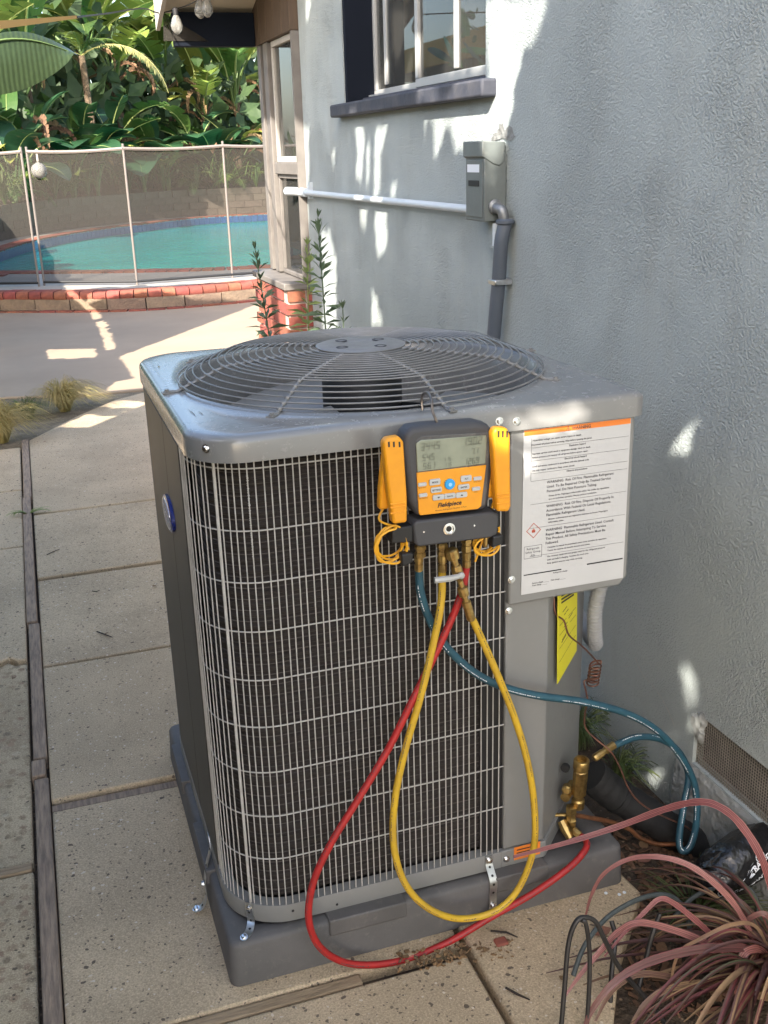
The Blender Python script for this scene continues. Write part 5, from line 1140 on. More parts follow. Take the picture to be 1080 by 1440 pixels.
def paddle(L_, W_, pet, a0, a1, fold, tears, seed, droop_pet=0.0, n=12):
    r_ = random.Random(seed); mb = MB(); x = z = 0.0; ang = a0 * .25; pts = [(0, 0, 0)]
    for i in range(6):
        x += math.sin(ang) * pet / 6; z += math.cos(ang) * pet / 6; ang += (a0 - a0 * .25) / 6; pts.append((x, 0, z))
    if pet > .02: mb.tube(pts, [.022 * L_ + .004 - .0018 * L_ * i for i in range(len(pts))], 5)
    rows = []; ang = a0
    for i in range(n + 1):
        t = i / n; wv = W_ * (math.sin(math.pi * min(1, t * .93 + .035) ** .85) ** .75) * (1 if t < .97 else .35)
        rows.append((x, z, ang, wv)); x += math.sin(ang) * L_ / n; z += math.cos(ang) * L_ / n; ang += (a1 - a0) / n
    mb.mi = 1
    for i in range(n):
        (x0, z0, g0, w0), (x1, z1, g1, w1) = rows[i], rows[i + 1]
        for sgn in (-1, 1):
            torn = r_.random() < tears; k = .12 if torn else 0; dr = (r_.uniform(.02, .22) if torn else 0) * W_ * sgn * sgn; f_ = fold * (1 + r_.uniform(-.1, .1) * (2 if torn else .6))
            def pt(x_, z_, g_, w_, u):      # u = 0 midrib .. 1 edge
                s_ = w_ * u; up = s_ * math.sin(f_); nx, nz = -math.cos(g_), math.sin(g_)
                return (x_ + nx * up - (dr * u * u) * 0, sgn * s_ * math.cos(f_), z_ + nz * up - dr * u * u)
            q = [pt(x0, z0, g0, w0, 0), pt(x1, z1, g1, w1, 0), pt(x1 - (x1 - x0) * k * .5, z1 - (z1 - z0) * k * .5, g1, w1, .55), pt(x0, z0, g0, w0, .55), pt(x1 - (x1 - x0) * k * 3, z1 - (z1 - z0) * k * 3, g1, w1 * (.93 if torn else 1), 1), pt(x0 + (x1 - x0) * k, z0 + (z1 - z0) * k, g0, w0, 1)]
            mb.add(q, [(0, 1, 2, 3), (3, 2, 4, 5)] if sgn < 0 else [(3, 2, 1, 0), (5, 4, 2, 3)])
    mb.mi = 2
    mb.tube([(r0[0] + math.cos(r0[2]) * .004, 0, r0[1] - math.sin(r0[2]) * .004) for r0 in rows], [.013 * L_ * (1 - .85 * i / n) + .002 for i in range(n + 1)], 4, cap=False)
    return mb
def vec_between(a, b): return (Vector(b) - Vector(a))
LEAFS = {}
for key, m in (('a', 'leaf_a'), ('b', 'leaf_b'), ('d', 'leaf_dark')):
    LEAFS[key] = [paddle(1.45, .30, .95, R(8 + 9 * k), R(60 + 13 * (k % 4)), .30 + .1 * (k % 3), (.12, .3, .5, .2, .65, .35)[k % 6], 50 + k).mesh('leaf', [M['stem'], M[m], M['midrib']], 60) for k in range(6)]
LEAFS['x'] = [paddle(1.2, .13, .5, R(25), R(172), .9, .8, 80 + k).mesh('dead_leaf', [M['dead'], M['dead'], M['dead']], 60) for k in range(3)]
LEAFS['p'] = [paddle(.85, .36, .75, R(20 + 12 * k), R(110 + 8 * k), .12, .0, 90 + k).mesh('leaf', [M['stem'], M['leaf_dark'], M['midrib']], 60) for k in range(3)]
LEAFS['y'] = [paddle(.75, .20, .5, R(30 + 12 * k), R(105 + 10 * k), .3, .1, 95 + k).mesh('leaf', [M['stem'], M['yellow_leaf'], M['midrib']], 60) for k in range(3)]

def strelitzia(x, y, z0, th, nl, label, seed, kind='ab', sc=1.0, dead=4, az0=None, flower=False):
    r_ = random.Random(seed); t = thing('bird_of_paradise', label, 'bird of paradise', 'tall leafy plants beyond the pool', (x, y, z0))
    b = MB(); lean = (r_.uniform(-.12, .12), r_.uniform(-.12, .12))
    b.tube([(lean[0] * k * th / 4, lean[1] * k * th / 4, th * k / 4 - .1) for k in range(5)], [.13, .12, .11, .10, .12], 9)
    for k in range(int(th * 9)):
        zz = r_.uniform(.1, th); a = r_.uniform(0, 6.28); b.tube([(.11 * math.cos(a) + lean[0] * zz, .11 * math.sin(a) + lean[1] * zz, zz), (.17 * math.cos(a + .2) + lean[0] * zz, .17 * math.sin(a + .2) + lean[1] * zz, zz + .14)], [.02, .004], 4)
    b.build('trunk', M['trunk'], t)
    fan = r_.uniform(0, 3.14) if az0 is None else az0
    for k in range(nl):
        side_ = 1 if k % 2 else -1; u = (k // 2 + .5) / (nl / 2)
        me = r_.choice(LEAFS[r_.choice(kind)]); s_ = sc * r_.uniform(.78, 1.12)
        o_ = obj('leaf', me, t, (lean[0] * th, lean[1] * th, th - .25 - .25 * u), (side_ * 0, (.02 + u * .55) * 1.0, fan + (0 if side_ > 0 else math.pi) + r_.uniform(-.75, .75)), (s_,) * 3)
    for k in range(dead):
        o_ = obj('dead_leaf', r_.choice(LEAFS['x']), t, (lean[0] * th, lean[1] * th, th - r_.uniform(.1, .5)), (0, r_.uniform(.2, .7), r_.uniform(0, 6.28)), (r_.uniform(.6, 1),) * 3)
    return t

def bedpt(px, d):            # a place in the bed behind the pool, d metres behind the retaining wall, in the sight line of a photo column
    best = min(ret_line, key=lambda p: abs(540 + FPX * (MC @ (np.array([p.x, p.y, .8]) - CAM))[0] / (MC @ (np.array([p.x, p.y, .8]) - CAM))[2] - px))
    dr = Vector(ray(px, 280)); k = (best.y + d) / dr.y; return Vector((dr.x * k, best.y + d, .80 + .05 * d))
hi = ['tall leafy plant with a big upright torn leaf at the far left behind the pool', 'tall plant with broad sunlit paddles left of the light string', 'plant with pale green upright leaves behind the drooping fern frond',
      'tall plant whose leaves reach the eave corner', 'plant with dark broad leaves in front of the pale wall', 'tall plant seen under the dark eave beam', 'rightmost tall plant beside the bay window posts']
for k, (px, d, th, nl) in enumerate(((2, 3.0, 2.3, 11), (72, 2.2, 2.6, 12), (128, 3.4, 3.1, 12), (192, 2.4, 2.7, 12), (248, 3.4, 2.6, 12), (300, 2.6, 1.9, 11), (352, 3.2, 2.2, 11))):
    p = bedpt(px, d); strelitzia(p.x, p.y, p.z, th, nl, hi[k], 200 + k, 'abby' if k % 2 else 'abbb', 1.32, 7)
mid_l = ['shorter leafy plant with a drooping dark leaf at the far left behind the fence', 'mid height plant with a bundle of dry stalks and a grey flower at the left', 'mid height plant with a wide dark leaf in the middle of the jungle',
         'mid height plant with narrow dark leaves left of the eave corner', 'mid height plant with a yellowing flat leaf under the eave', 'mid height plant with a hanging torn leaf near the fence post', 'mid height plant with brown dry leaves near the bay window']
for k, (px, d, th, nl) in enumerate(((22, 1.2, .9, 9), (60, 1.0, 1.2, 8), (118, 1.1, .9, 9), (172, 1.2, 1.1, 10), (226, 1.0, .7, 9), (288, 1.1, 1.0, 9), (340, 1.2, .9, 9))):
    p = bedpt(px, d); strelitzia(p.x, p.y, p.z, th, nl, mid_l[k], 300 + k, 'addy' if k % 2 else 'aady', .85, 4 if k not in (1, 6) else 10)
# large soft leaved plants low in the bed
for k, (px, d, key, lb) in enumerate(((105, .55, 'p', 'broad dark heart leaved plant above the pool fence between its posts'), (140, .6, 'p', 'second broad dark leaved plant just right of the larger one'), (238, .6, 'y', 'yellow green leaved plant catching the sun under the eave'), (20, .6, 'p', 'dark low leafy plant at the far left above the fence'), (310, .6, 'p', 'dark low leafy plant above the fence near the bay window'), (205, .55, 'p', 'dark low leafy plant right of the drooping fern frond'))):
    p = bedpt(px, d); t = thing('broadleaf_plant', lb, 'plant', 'low leafy plants beyond the pool', p); r_ = random.Random(500 + k)
    for q in range(11):
        s_ = r_.uniform(.8, 1.35); obj('leaf', r_.choice(LEAFS[key]), t, (0, 0, .1), (r_.uniform(-.2, .2), r_.uniform(-.1, .45), r_.uniform(0, 6.28)), (s_,) * 3)
    for q in range(2): 
        b = MB(); b.tube([(0, 0, -.1), (r_.uniform(-.1, .1), r_.uniform(-.1, .1), .35)], [.05, .03], 6); b.build('stem', M['stem'], t)
# arching feather frond, sun bleached
def frond(L_, nl, w_, a0, a1, mats, seed):
    r_ = random.Random(seed); mb = MB(); x = z = 0; ang = a0; pts = []
    for i in range(16): pts.append(Vector((x, 0, z))); x += math.sin(ang) * L_ / 15; z += math.cos(ang) * L_ / 15; ang += (a1 - a0) / 15
    mb.tube(pts, [.018 * (1 - i / 17) + .003 for i in range(16)], 5); mb.mi = 1
    for i in range(nl):
        u = .12 + .87 * i / nl; k = min(14, int(u * 15)); p = pts[k].lerp(pts[k + 1], u * 15 - k) if k < 15 else pts[-1]; t = (pts[k + 1] - pts[k]).normalized()
        ll = w_ * math.sin(math.pi * (u * .85 + .1)) * r_.uniform(.8, 1.1)
        for s_ in (-1, 1):
            tip = p + t * ll * .55 + Vector((0, s_ * ll * .8, -ll * r_.uniform(.1, .4))); m_ = p.lerp(tip, .5) + Vector((0, 0, ll * .08)); wd = t * ll * .07
            mb.add([p - wd * .5, m_ - wd, tip, m_ + wd, p + wd * .5], [(0, 1, 3, 4), (1, 2, 3)] if s_ > 0 else [(4, 3, 1, 0), (3, 2, 1)])
    return mb.mesh('frond', mats, 60)
FR = [frond(2.5, 44, .40, R(62), R(172), [M['bleached'], M['bleached']], 1), frond(2.0, 34, .45, R(10), R(120), [M['stem'], M['leaf_b']], 2), frond(1.7, 34, .4, R(20), R(135), [M['stem'], M['leaf_a']], 3)]
p = bedpt(138, 1.0); t = thing('palm', 'palm with a long sun bleached frond drooping above the middle of the fence', 'palm', None, p)
b = MB(); b.tube([(0, 0, -.1), (.05, 0, 1.5), (0, 0, 2.95)], [.10, .08, .07], 8); b.build('trunk', M['trunk'], t)
obj('frond', FR[0], t, (0, 0, 2.95), (0, .0, R(-30))); obj('frond', FR[0], t, (0, 0, 2.95), (0, .15, R(-150)), (.6,) * 3)
for k in range(6): obj('frond', FR[1 + k % 2], t, (0, 0, 2.95), (0, rng.uniform(0, .3), R(60 * k + 10)), (rng.uniform(.5, .7),) * 3)
for k, (px, lb) in enumerate(((16, 'feathery green palm at the far left behind the fence mesh'), (92, 'feathery green palm behind the fence ornament'), (268, 'feathery palm low behind the right part of the fence'), (330, 'feathery palm at the right end of the fence'))):
    p = bedpt(px, .45); t = thing('palm', lb, 'palm', 'low palms beyond the pool', p)
    for q in range(9): obj('frond', FR[1 + q % 2], t, (0, 0, .05), (0, rng.uniform(-.1, .5), R(40 * q + rng.uniform(-15, 15))), (rng.uniform(.5, .75),) * 3)
# strap leaved clumps along the wall top
cl = []
for v in range(3):
    mb = MB(); r_ = random.Random(v)
    for k in range(34):
        a = r_.uniform(0, 6.28); h = r_.uniform(.35, .75); o_ = r_.uniform(.25, .55); dx, dy = math.cos(a), math.sin(a)
        strap_leaf(mb, [(0, 0, 0), (dx * o_ * .3, dy * o_ * .3, h * .8), (dx * o_ * .8, dy * o_ * .8, h * .9), (dx * o_ * 1.3, dy * o_ * 1.3, h * .45)], .018, (-dx, -dy, .8), 3)
    cl.append(mb.mesh('strap_leaves', [M['leaf_a'] if v else M['green_grass']], 60))
lbs = ['strap leaved clump nearest the left edge on the retaining wall', 'strap leaved clump behind the first pair of fence posts', 'strap leaved clump behind the glass ornament', 'strap leaved clump left of the second fence post', 'strap leaved clump right of the second fence post',
       'strap leaved clump in the middle of the wide fence panel', 'strap leaved clump left of the last fence post', 'strap leaved clump right of the last fence post', 'strap leaved clump at the right end of the retaining wall']
for k, px in enumerate((6, 40, 78, 125, 182, 232, 278, 322, 362)):
    p = bedpt(px, .22); t = thing('strap_leaf_clump', lbs[k], 'plant', 'clumps on the retaining wall', p)
    obj('foliage', cl[k % 3], t, (0, 0, -.02), (0, 0, k * 1.3), (1.25, 1.25, 1.0 + .3 * (k % 2)))
# dense growth behind everything, one mass
bush = MB(); r_ = random.Random(12); src = LEAFS['a'] + LEAFS['d']
vv = []; ff = []; nb = 0
for k in range(1500):
    px = r_.uniform(-30, 400); d = r_.uniform(1.6, 6.5); p = bedpt(px, d); zz = r_.uniform(.6, 2.8 + 2.4 * r_.random()) + .5 * math.sin(px * .05)
    c = Vector((p.x, p.y, zz + .3)); a = r_.uniform(0, 6.28); tl = r_.uniform(.2, 1.3); L_ = r_.uniform(.35, .9); W_ = L_ * r_.uniform(.14, .3)
    dirv = Vector((math.cos(a) * math.sin(tl), math.sin(a) * math.sin(tl), math.cos(tl) * r_.choice((1, 1, -.6)))); sd_ = dirv.cross(Vector((r_.uniform(-.4, .4), -1, .5))).normalized()
    bush.add([c, c + dirv * L_ * .35 + sd_ * W_, c + dirv * L_, c + dirv * L_ * .35 - sd_ * W_, c + dirv * L_ * .5 + Vector((0, 0, -.05))], [(0, 1, 4), (1, 2, 4), (2, 3, 4), (3, 0, 4)])
o_ = bush.build('background_foliage', M['bush'], None, smooth=0); o_['kind'] = 'stuff'
p = bedpt(330, 9)
nb_ = thing('garden_wall', 'pale pink wall glimpsed between the leaves near the bay window', 'wall'); MB().box(p.x - 1.0, p.x + 1.5, p.y, p.y + .3, .5, 3.5).build('wall_panel', M['pink_wall'], nb_)
hedge = MB(); r_ = random.Random(3)
for k in range(2600):
    px = r_.uniform(-60, 420); d = r_.uniform(6.5, 8.5); p = bedpt(px, d); zz = r_.uniform(.5, 5.5 + 1.2 * math.sin(px * .045 + 1) + .6 * math.sin(px * .13))
    c = Vector((p.x, p.y, zz)); a = r_.uniform(0, 6.28); tl = r_.uniform(.3, 1.9); L_ = r_.uniform(.4, .9); dirv = Vector((math.cos(a) * math.sin(tl), math.sin(a) * math.sin(tl), math.cos(tl))); sd_ = dirv.cross(Vector((.1, -1, .3))).normalized() * L_ * .25
    hedge.add([c, c + dirv * L_ * .4 + sd_, c + dirv * L_, c + dirv * L_ * .4 - sd_], [(0, 1, 2, 3)])
o_ = hedge.build('far_foliage', M['bush'], None, smooth=0); o_['kind'] = 'stuff'

# milkweed stalks by the wall behind the unit
def milkweed(base, top, label, m, seed, nw, ln):
    t = thing('milkweed', label, 'milkweed', 'leafy stalks behind the unit', base); r_ = random.Random(seed); d = top - base; b = MB()
    P = spline([(0, 0, 0), tuple(d * .5 + Vector((.03, .02, 0))), tuple(d)], 10); b.tube(P, [.0055 - .0035 * i / len(P) for i in range(len(P))], 6); b.build('stem', M[m], t)
    lf = MB(); 
    for k in range(nw):
        u = .42 + .58 * (k / (nw - 1)) ** .92; i = min(len(P) - 2, int(u * (len(P) - 1))); p = P[i].lerp(P[i + 1], u * (len(P) - 1) - i)
        L_ = ln * (1 - .55 * max(0, (u - .6) / .4)) * r_.uniform(.7, 1.25); a0 = k * 1.05
        for q in range(6):
            if r_.random() < .14: continue
            a = a0 + q * 1.047 + r_.uniform(-.4, .4); el = r_.uniform(-.1, .6) + .95 * max(0, u - .75) / .25
            dd_ = Vector((math.cos(a) * math.cos(el), math.sin(a) * math.cos(el), math.sin(el))); tip = p + dd_ * L_ + Vector((0, 0, -.12 * L_)); s_ = (Matrix.Rotation(r_.uniform(-1.1, 1.1), 3, dd_) @ dd_.cross(Vector((0, 0, 1))).normalized()) * L_ * .12; m_ = p + dd_ * L_ * .5
            up = Vector((0, 0, L_ * .03)); lf.add([p, m_ + s_ + up, tip, m_ - s_ + up, m_ - up * .4], [(0, 4, 1), (1, 4, 2), (2, 4, 3), (3, 4, 0)])
    lf.build('leaves', M[m], t, smooth=0); return t
for bpx, tpx, Y, lb, m, nw, ln in (((374, 485), (359, 352), 4.3, 'leftmost dark leafy stalk, leaning in front of the pool', 'milkweed', 13, .095), ((452, 480), (447, 306), 4.25, 'tallest dark leafy stalk against the pale wall', 'milkweed', 17, .105),
                                  ((428, 480), (432, 345), 4.5, 'sunlit pale green stalk beside the brick pillar', 'milkweed_light', 12, .10), ((482, 490), (482, 435), 4.1, 'short leafy stalk tip just above the fan grille', 'milkweed', 6, .08)):
    top = at(*tpx, 'y', Y); bs = at(*bpx, 'y', Y); dz = (top.z + .03) / (top.z - bs.z); base_ = top + (bs - top) * dz; milkweed(base_, top, lb, m, int(tpx[0]), nw + 5, ln * 1.15)

# dry grass tufts, weed
def tuft(base, n, h, spread, label, m, seed, w_=.0016):
    t = thing('grass_tuft', label, 'grass tuft', None, base); r_ = random.Random(seed); b = MB()
    for k in range(n):
        a = r_.uniform(0, 6.28); q = r_.random() ** .5; dx, dy = math.cos(a), math.sin(a); o_ = q * spread; hh = h * r_.uniform(.55, 1.05) * (1 - .3 * q)
        strap_leaf(b, [(dx * .035 * q, dy * .035 * q, 0), (dx * o_ * .35, dy * o_ * .35, hh * .75), (dx * o_ * .8 + .02, dy * o_ * .8, hh * .95), (dx * o_ * 1.25 + .05, dy * o_ * 1.25, hh * .55)], w_, (dx, dy, .7), 3)
    b.build('blades', M[m], t)['kind'] = 'stuff'; return t
tuft(at(92, 578, 'z', -.02), 520, .26, .27, 'dry blonde grass tuft on the dirt strip before the patio', 'dry_grass', 4, .0022)
tuft(at(4, 622, 'z', -.01), 520, .30, .26, 'dry grass tuft cut by the left edge of the picture', 'dry_grass', 5, .0022)
tuft(at(40, 588, 'z', -.02), 240, .16, .22, 'low greener grass between the two dry tufts', 'green_grass', 6, .002)
wd = thing('weed', 'small green weed growing from the joint beside the edging board', 'weed', None, at(40, 724, 'z', .0)); b = MB()
for k in range(14):
    a = rng.uniform(-.5, .5) + (math.pi if k % 3 else 0); L_ = rng.uniform(.05, .12); dx, dy = math.cos(a), math.sin(a)
    strap_leaf(b, [(0, 0, 0), (dx * L_ * .4, dy * L_ * .4, .02), (dx * L_ * .8, dy * L_ * .8, .022), (dx * L_, dy * L_, .01)], .0055, (0, 0, 1), 3)
b.build('leaves', M['milkweed_light'], wd)
for k, (px, py, lb) in enumerate(((845, 1030, 'dark grass tuft against the wall behind the insulated pipe'), (880, 1075, 'small grass tuft beside the blue hose at the wall foot'), (985, 1290, 'low green weeds on the soil under the red strap leaves'))):
    tuft(at(px, py, 'z', -.03) if k == 2 else Vector((1.33, (2.30, 2.08)[k], -.03)), (90, 70, 110)[k], (.16, .14, .06)[k], (.10, .09, .16)[k], lb, 'green_grass', 20 + k, .0022)

def cord_blade(mb, pts, w_, face, n=7, fold=.3, taper=.4):
    P = spline(pts, n); N = len(P); vs = []; us = (-1, -.80, -.50, -.40, -.07, .07, .40, .50, .80, 1); r_ = random.Random(int(w_ * 1e6) + N)
    for i, p in enumerate(P):
        t = (P[min(i + 1, N - 1)] - P[max(i - 1, 0)]).normalized(); s_ = t.cross(Vector(face)).normalized(); nn = s_.cross(t); u = i / (N - 1)
        ww = w_ * min(1, .5 + u * 1.8) * max(.03, 1 - u) ** taper * (1 + .05 * math.sin(i * 1.3)); tw = .25 * math.sin(u * 5 + w_ * 900)
        s_, nn = s_ * math.cos(tw) + nn * math.sin(tw), nn * math.cos(tw) - s_ * math.sin(tw)
        vs += [p + s_ * ww * k + nn * ww * (fold * abs(k) + .04 * math.sin(k * 9)) for k in us]
    b0 = len(mb.v); mb.v += [tuple(v) for v in vs]; m = len(us)
    for i in range(N - 1):
        for j in range(m - 1): q = b0 + i * m + j; mb.f.append((q, q + m, q + m + 1, q + 1)); mb.m.append((1, 0, 1, 0, 1, 0, 1, 0, 1)[j])
# red strap leaved plant at the lower right
cord = thing('cordyline', 'red and pink strap leaved plant arching in from the lower right corner', 'cordyline')
cb_ = Vector((1.235, 1.36, 0.0))
def cleaf(pts, w_, m, face=(-.2, -.75, .65), stripe=None, fold=.10, taper=.38):
    b = MB(); cord_blade(b, [at(x, y, 'y', Y) for x, y, Y in pts], w_ * .92, face, 7, fold, taper); return b.build('leaf', [M[m], M[stripe or 'cord_maroon']], cord, smooth=30)
cleaf([(1092, 1330, 1.36), (1086, 1260, 1.38), (1070, 1205, 1.40), (1040, 1158, 1.44), (1010, 1134, 1.47), (980, 1128, 1.50), (935, 1138, 1.54), (870, 1162, 1.58), (800, 1184, 1.60), (722, 1205, 1.61)], .0105, 'cord_pink', (-.3, -.6, .75), 'cord_stripe', taper=.30)
cleaf([(1080, 1370, 1.36), (1062, 1325, 1.38), (1035, 1275, 1.41), (1000, 1238, 1.44), (965, 1215, 1.47), (925, 1205, 1.50), (885, 1208, 1.53), (850, 1228, 1.54), (832, 1258, 1.54), (823, 1290, 1.54)], .0085, 'cord_stripe', (-.3, -.6, .7), 'cord_maroon')
cleaf([(1085, 1390, 1.36), (1040, 1350, 1.37), (985, 1322, 1.39), (930, 1303, 1.41), (895, 1298, 1.42), (868, 1312, 1.43), (842, 1340, 1.43), (815, 1372, 1.42), (795, 1400, 1.41)], .0105, 'cord_stripe', (-.2, -.6, .8), 'cord_maroon')
cleaf([(1085, 1370, 1.36), (1030, 1340, 1.38), (985, 1300, 1.40), (950, 1272, 1.42), (928, 1264, 1.43), (905, 1284, 1.43), (880, 1310, 1.42), (850, 1345, 1.41)], .0070, 'cord_pink', (-.2, -.6, .8), 'cord_stripe')
cleaf([(1088, 1400, 1.35), (1060, 1340, 1.35), (1010, 1333, 1.355), (955, 1340, 1.36), (900, 1358, 1.36), (860, 1385, 1.355), (830, 1425, 1.35), (815, 1470, 1.34)], .0115, 'cord_maroon', (-.2, -.7, .7), 'cord_pink')
cleaf([(1088, 1390, 1.35), (1075, 1340, 1.35), (1050, 1338, 1.345), (1038, 1365, 1.34), (1037, 1405, 1.335), (1050, 1470, 1.33)], .0105, 'cord_stripe', (-.4, -.8, .4), 'cord_maroon', taper=.35)
cleaf([(1090, 1420, 1.35), (1050, 1395, 1.35), (1000, 1383, 1.35), (950, 1388, 1.35), (915, 1405, 1.35), (890, 1440, 1.345), (880, 1480, 1.34)], .0105, 'cord_tan', (-.1, -.6, .8), 'cord_maroon')
cleaf([(1100, 1450, 1.35), (1060, 1430, 1.35), (1020, 1420, 1.345), (985, 1428, 1.345), (962, 1460, 1.34)], .0100, 'cord_tan', (-.1, -.6, .8), 'cord_pink')
cleaf([(1090, 1360, 1.36), (1065, 1305, 1.37), (1030, 1300, 1.37), (985, 1320, 1.37), (955, 1340, 1.365), (944, 1380, 1.36), (948, 1410, 1.355), (968, 1460, 1.35)], .0058, 'cord_tan', (-.2, -.8, .5))
cleaf([(1088, 1430, 1.35), (1030, 1400, 1.36), (960, 1378, 1.37), (900, 1370, 1.38), (860, 1395, 1.38), (835, 1440, 1.37)], .0090, 'cord_maroon', (-.2, -.6, .7), 'cord_tan')
cleaf([(1088, 1380, 1.37), (1060, 1365, 1.39), (1010, 1365, 1.41), (960, 1360, 1.43), (915, 1372, 1.44), (860, 1372, 1.45), (820, 1385, 1.44)], .0060, 'cord_tan', (-.2, -.6, .7))
cleaf([(1095, 1320, 1.36), (1075, 1285, 1.38), (1040, 1300, 1.40), (1000, 1330, 1.40)], .0070, 'cord_maroon', (-.2, -.6, .7), 'cord_pink')
r_ = random.Random(31)
for k in range(78):
    a = R(r_.uniform(92, 268)); L_ = r_.uniform(.18, .42); h = r_.uniform(.03, .13); dx, dy = math.cos(a), math.sin(a); b = MB(); o_ = Vector((cb_.x + r_.uniform(-.02, .05), cb_.y + r_.uniform(-.04, .04), 0))
    strap_leaf(b, [o_ + Vector((0, 0, .01)), o_ + Vector((dx * L_ * .3, dy * L_ * .3, h)), o_ + Vector((dx * L_ * .65, dy * L_ * .65, h * 1.05)), o_ + Vector((dx * L_, dy * L_, max(.012, h * .3)))], r_.uniform(.004, .0085), (dx * .2, dy * .2, 1), 5, .35, 1, .4)
    m1 = r_.choice(['cord_maroon', 'cord_maroon', 'cord_maroon', 'cord_tan', 'cord_tan', 'cord_green', 'cord_pink']); b.build('leaf', [M[m1], M[r_.choice(['cord_maroon', 'cord_tan', 'cord_pink'])]], cord)
b = MB(); b.lathe([(.045, -.03), (.04, .03), (.025, .06), (.0001, .06)], 10, Matrix.Translation(cb_)); b.build('crown', M['cord_tan'], cord)
# black drip tubing loops
def drip(label, pts, r_, m):
    t = thing('drip_tubing', label, 'drip tubing', 'irrigation tubing loops'); b = MB(); b.tube(spline([at(x, y, 'y', Y) for x, y, Y in pts], 8), r_, 8); b.build('tube', M[m], t)
drip('tall black tubing arch at the left of the red strap leaves', [(786, 1480, 1.34), (793, 1400, 1.365), (799, 1330, 1.385), (809, 1298, 1.39), (822, 1290, 1.39), (838, 1297, 1.388), (852, 1325, 1.38), (872, 1362, 1.37), (905, 1400, 1.36), (940, 1445, 1.34)], .0048, 'drip')
drip('straight black tubing standing inside the tall arch', [(822, 1480, 1.34), (828, 1400, 1.36), (829, 1340, 1.375), (824, 1300, 1.382), (818, 1294, 1.386)], .0045, 'drip')
drip('grey tubing arch over the soil behind the tall black arch', [(806, 1372, 1.46), (822, 1330, 1.49), (852, 1292, 1.52), (890, 1268, 1.54), (925, 1258, 1.55), (950, 1264, 1.545), (965, 1285, 1.53), (972, 1320, 1.51)], .0052, 'drip_grey')
drip('grey tubing arch nearest the black wrapped bundle', [(948, 1290, 1.53), (975, 1262, 1.54), (1010, 1248, 1.545), (1045, 1246, 1.54), (1062, 1262, 1.53), (1070, 1300, 1.51)], .0050, 'drip_grey')
drip('short black tubing leaning through the red strap leaves', [(898, 1390, 1.41), (908, 1350, 1.43), (918, 1312, 1.44), (928, 1285, 1.45)], .0050, 'drip')
drip('short black tubing stub with an open end behind the tall arch', [(858, 1420, 1.40), (860, 1370, 1.42), (865, 1320, 1.45), (860, 1295, 1.47)], .0050, 'drip')

# litter: dry leaves, twigs, pebbles, scraps
def dry_leaf(p, s_, rz, label, m='litter', curl=.3, name='dry_leaf'):
    b = MB(); N = 7; vs = []
    for i in range(N + 1):
        t = i / N - .5; w_ = .32 * math.sin(math.pi * min(.98, max(.03, i / N))) ** .8
        vs += [(t, -w_, curl * (w_ ** 2) * 1.6 + curl * .4 * t * t), (t, 0, curl * .25 * t), (t, w_, curl * (w_ ** 2) * 2.0 + curl * .3 * t * t)]
    b.add(vs, [(i * 3 + j, (i + 1) * 3 + j, (i + 1) * 3 + j + 1, i * 3 + j + 1) for i in range(N) for j in range(2)])
    o_ = b.build(name, M[m]); o_.location = p + Vector((0, 0, .004)); o_.scale = (s_,) * 3; o_.rotation_euler = (rng.uniform(-.15, .15), rng.uniform(-.15, .15), rz); return tag(o_, label, 'dry leaf', 'fallen leaves')
for px, py, s_, rz, lb in ((906, 1210, .045, .4, 'curled tan leaf on the soil right of the pad corner'), (940, 1222, .03, 2, 'small brown leaf on the soil left of the black bundle'), (875, 1288, .022, 1, 'small tan leaf on the soil under the grey tubing arch'), (845, 1312, .05, .1, 'long brown leaf lying on the slab behind the tall black arch'),
                           (930, 1335, .035, .8, 'orange brown leaf under the pink strap leaves'), (948, 1345, .03, 2.2, 'second orange brown leaf just right of the other under the pink strap leaves'), (792, 1378, .02, 2, 'tiny pale leaf at the foot of the tall black arch'), (905, 1190, .035, 1.2, 'dark brown leaf close to the copper pipe'), (960, 1240, .03, .2, 'brown leaf between the two grey tubing arches'),
                           (980, 1300, .03, 1.7, 'brown leaf among the low green weeds'), (150, 892, .018, .3, 'pale curled leaf at the end of the stick on the walk'), (217, 825, .022, .9, 'reddish dry leaf on the walk close to the unit'), (63, 622, .018, .2, 'small dark leaf on the far slab near the dry grass'), (82, 636, .02, .5, 'brown leaf on the far slab below the dry grass'), (53, 622, .014, 1, 'leaf speck nearest the board end on the far slab'), (110, 618, .016, 1.4, 'brown leaf in the middle of the far slab'), (20, 955, .02, 1, 'dark leaf at the crack of the left walk')):
    p = at(px, py, 'z', .002 if px < 800 or py > 1300 else -.03); dry_leaf(p, s_, rz, lb)
def twig(pts, r_, label, z=.004, name='twig'):
    b = MB(); b.tube([at(x, y, 'z', z + r_) for x, y in pts], [r_, r_ * 1.1, r_ * .6][:len(pts)], 5); tag(b.build(name, M['twig']), label, 'twig', 'twigs on the concrete')
twig([(690, 1309), (712, 1311), (728, 1318)], .0022, 'bent black twig on the slab below the red hose')
twig([(711, 1389), (727, 1398), (745, 1406)], .0025, 'black twig on the slab near the joint at the bottom')
twig([(136, 888), (147, 892), (158, 896)], .0024, 'short dark stick lying on the walk left of the unit')
twig([(129, 831), (135, 832), (140, 830)], .0018, 'dark leaf stalk on the walk above the short stick')
twig([(66, 780), (74, 776), (84, 772)], .0018, 'small dark twig on the second slab from the far end')
b = MB(); p = at(707, 1328, 'z', .0); b.box(p.x - .016, p.x + .012, p.y - .008, p.y + .016, -.03, .008); tag(b.build('brick_fragment', M['brick'], None, bevel=.004), 'broken red brick corner showing beside the pad under the red hose', 'brick fragment')
dp = MB(); r_ = random.Random(9)
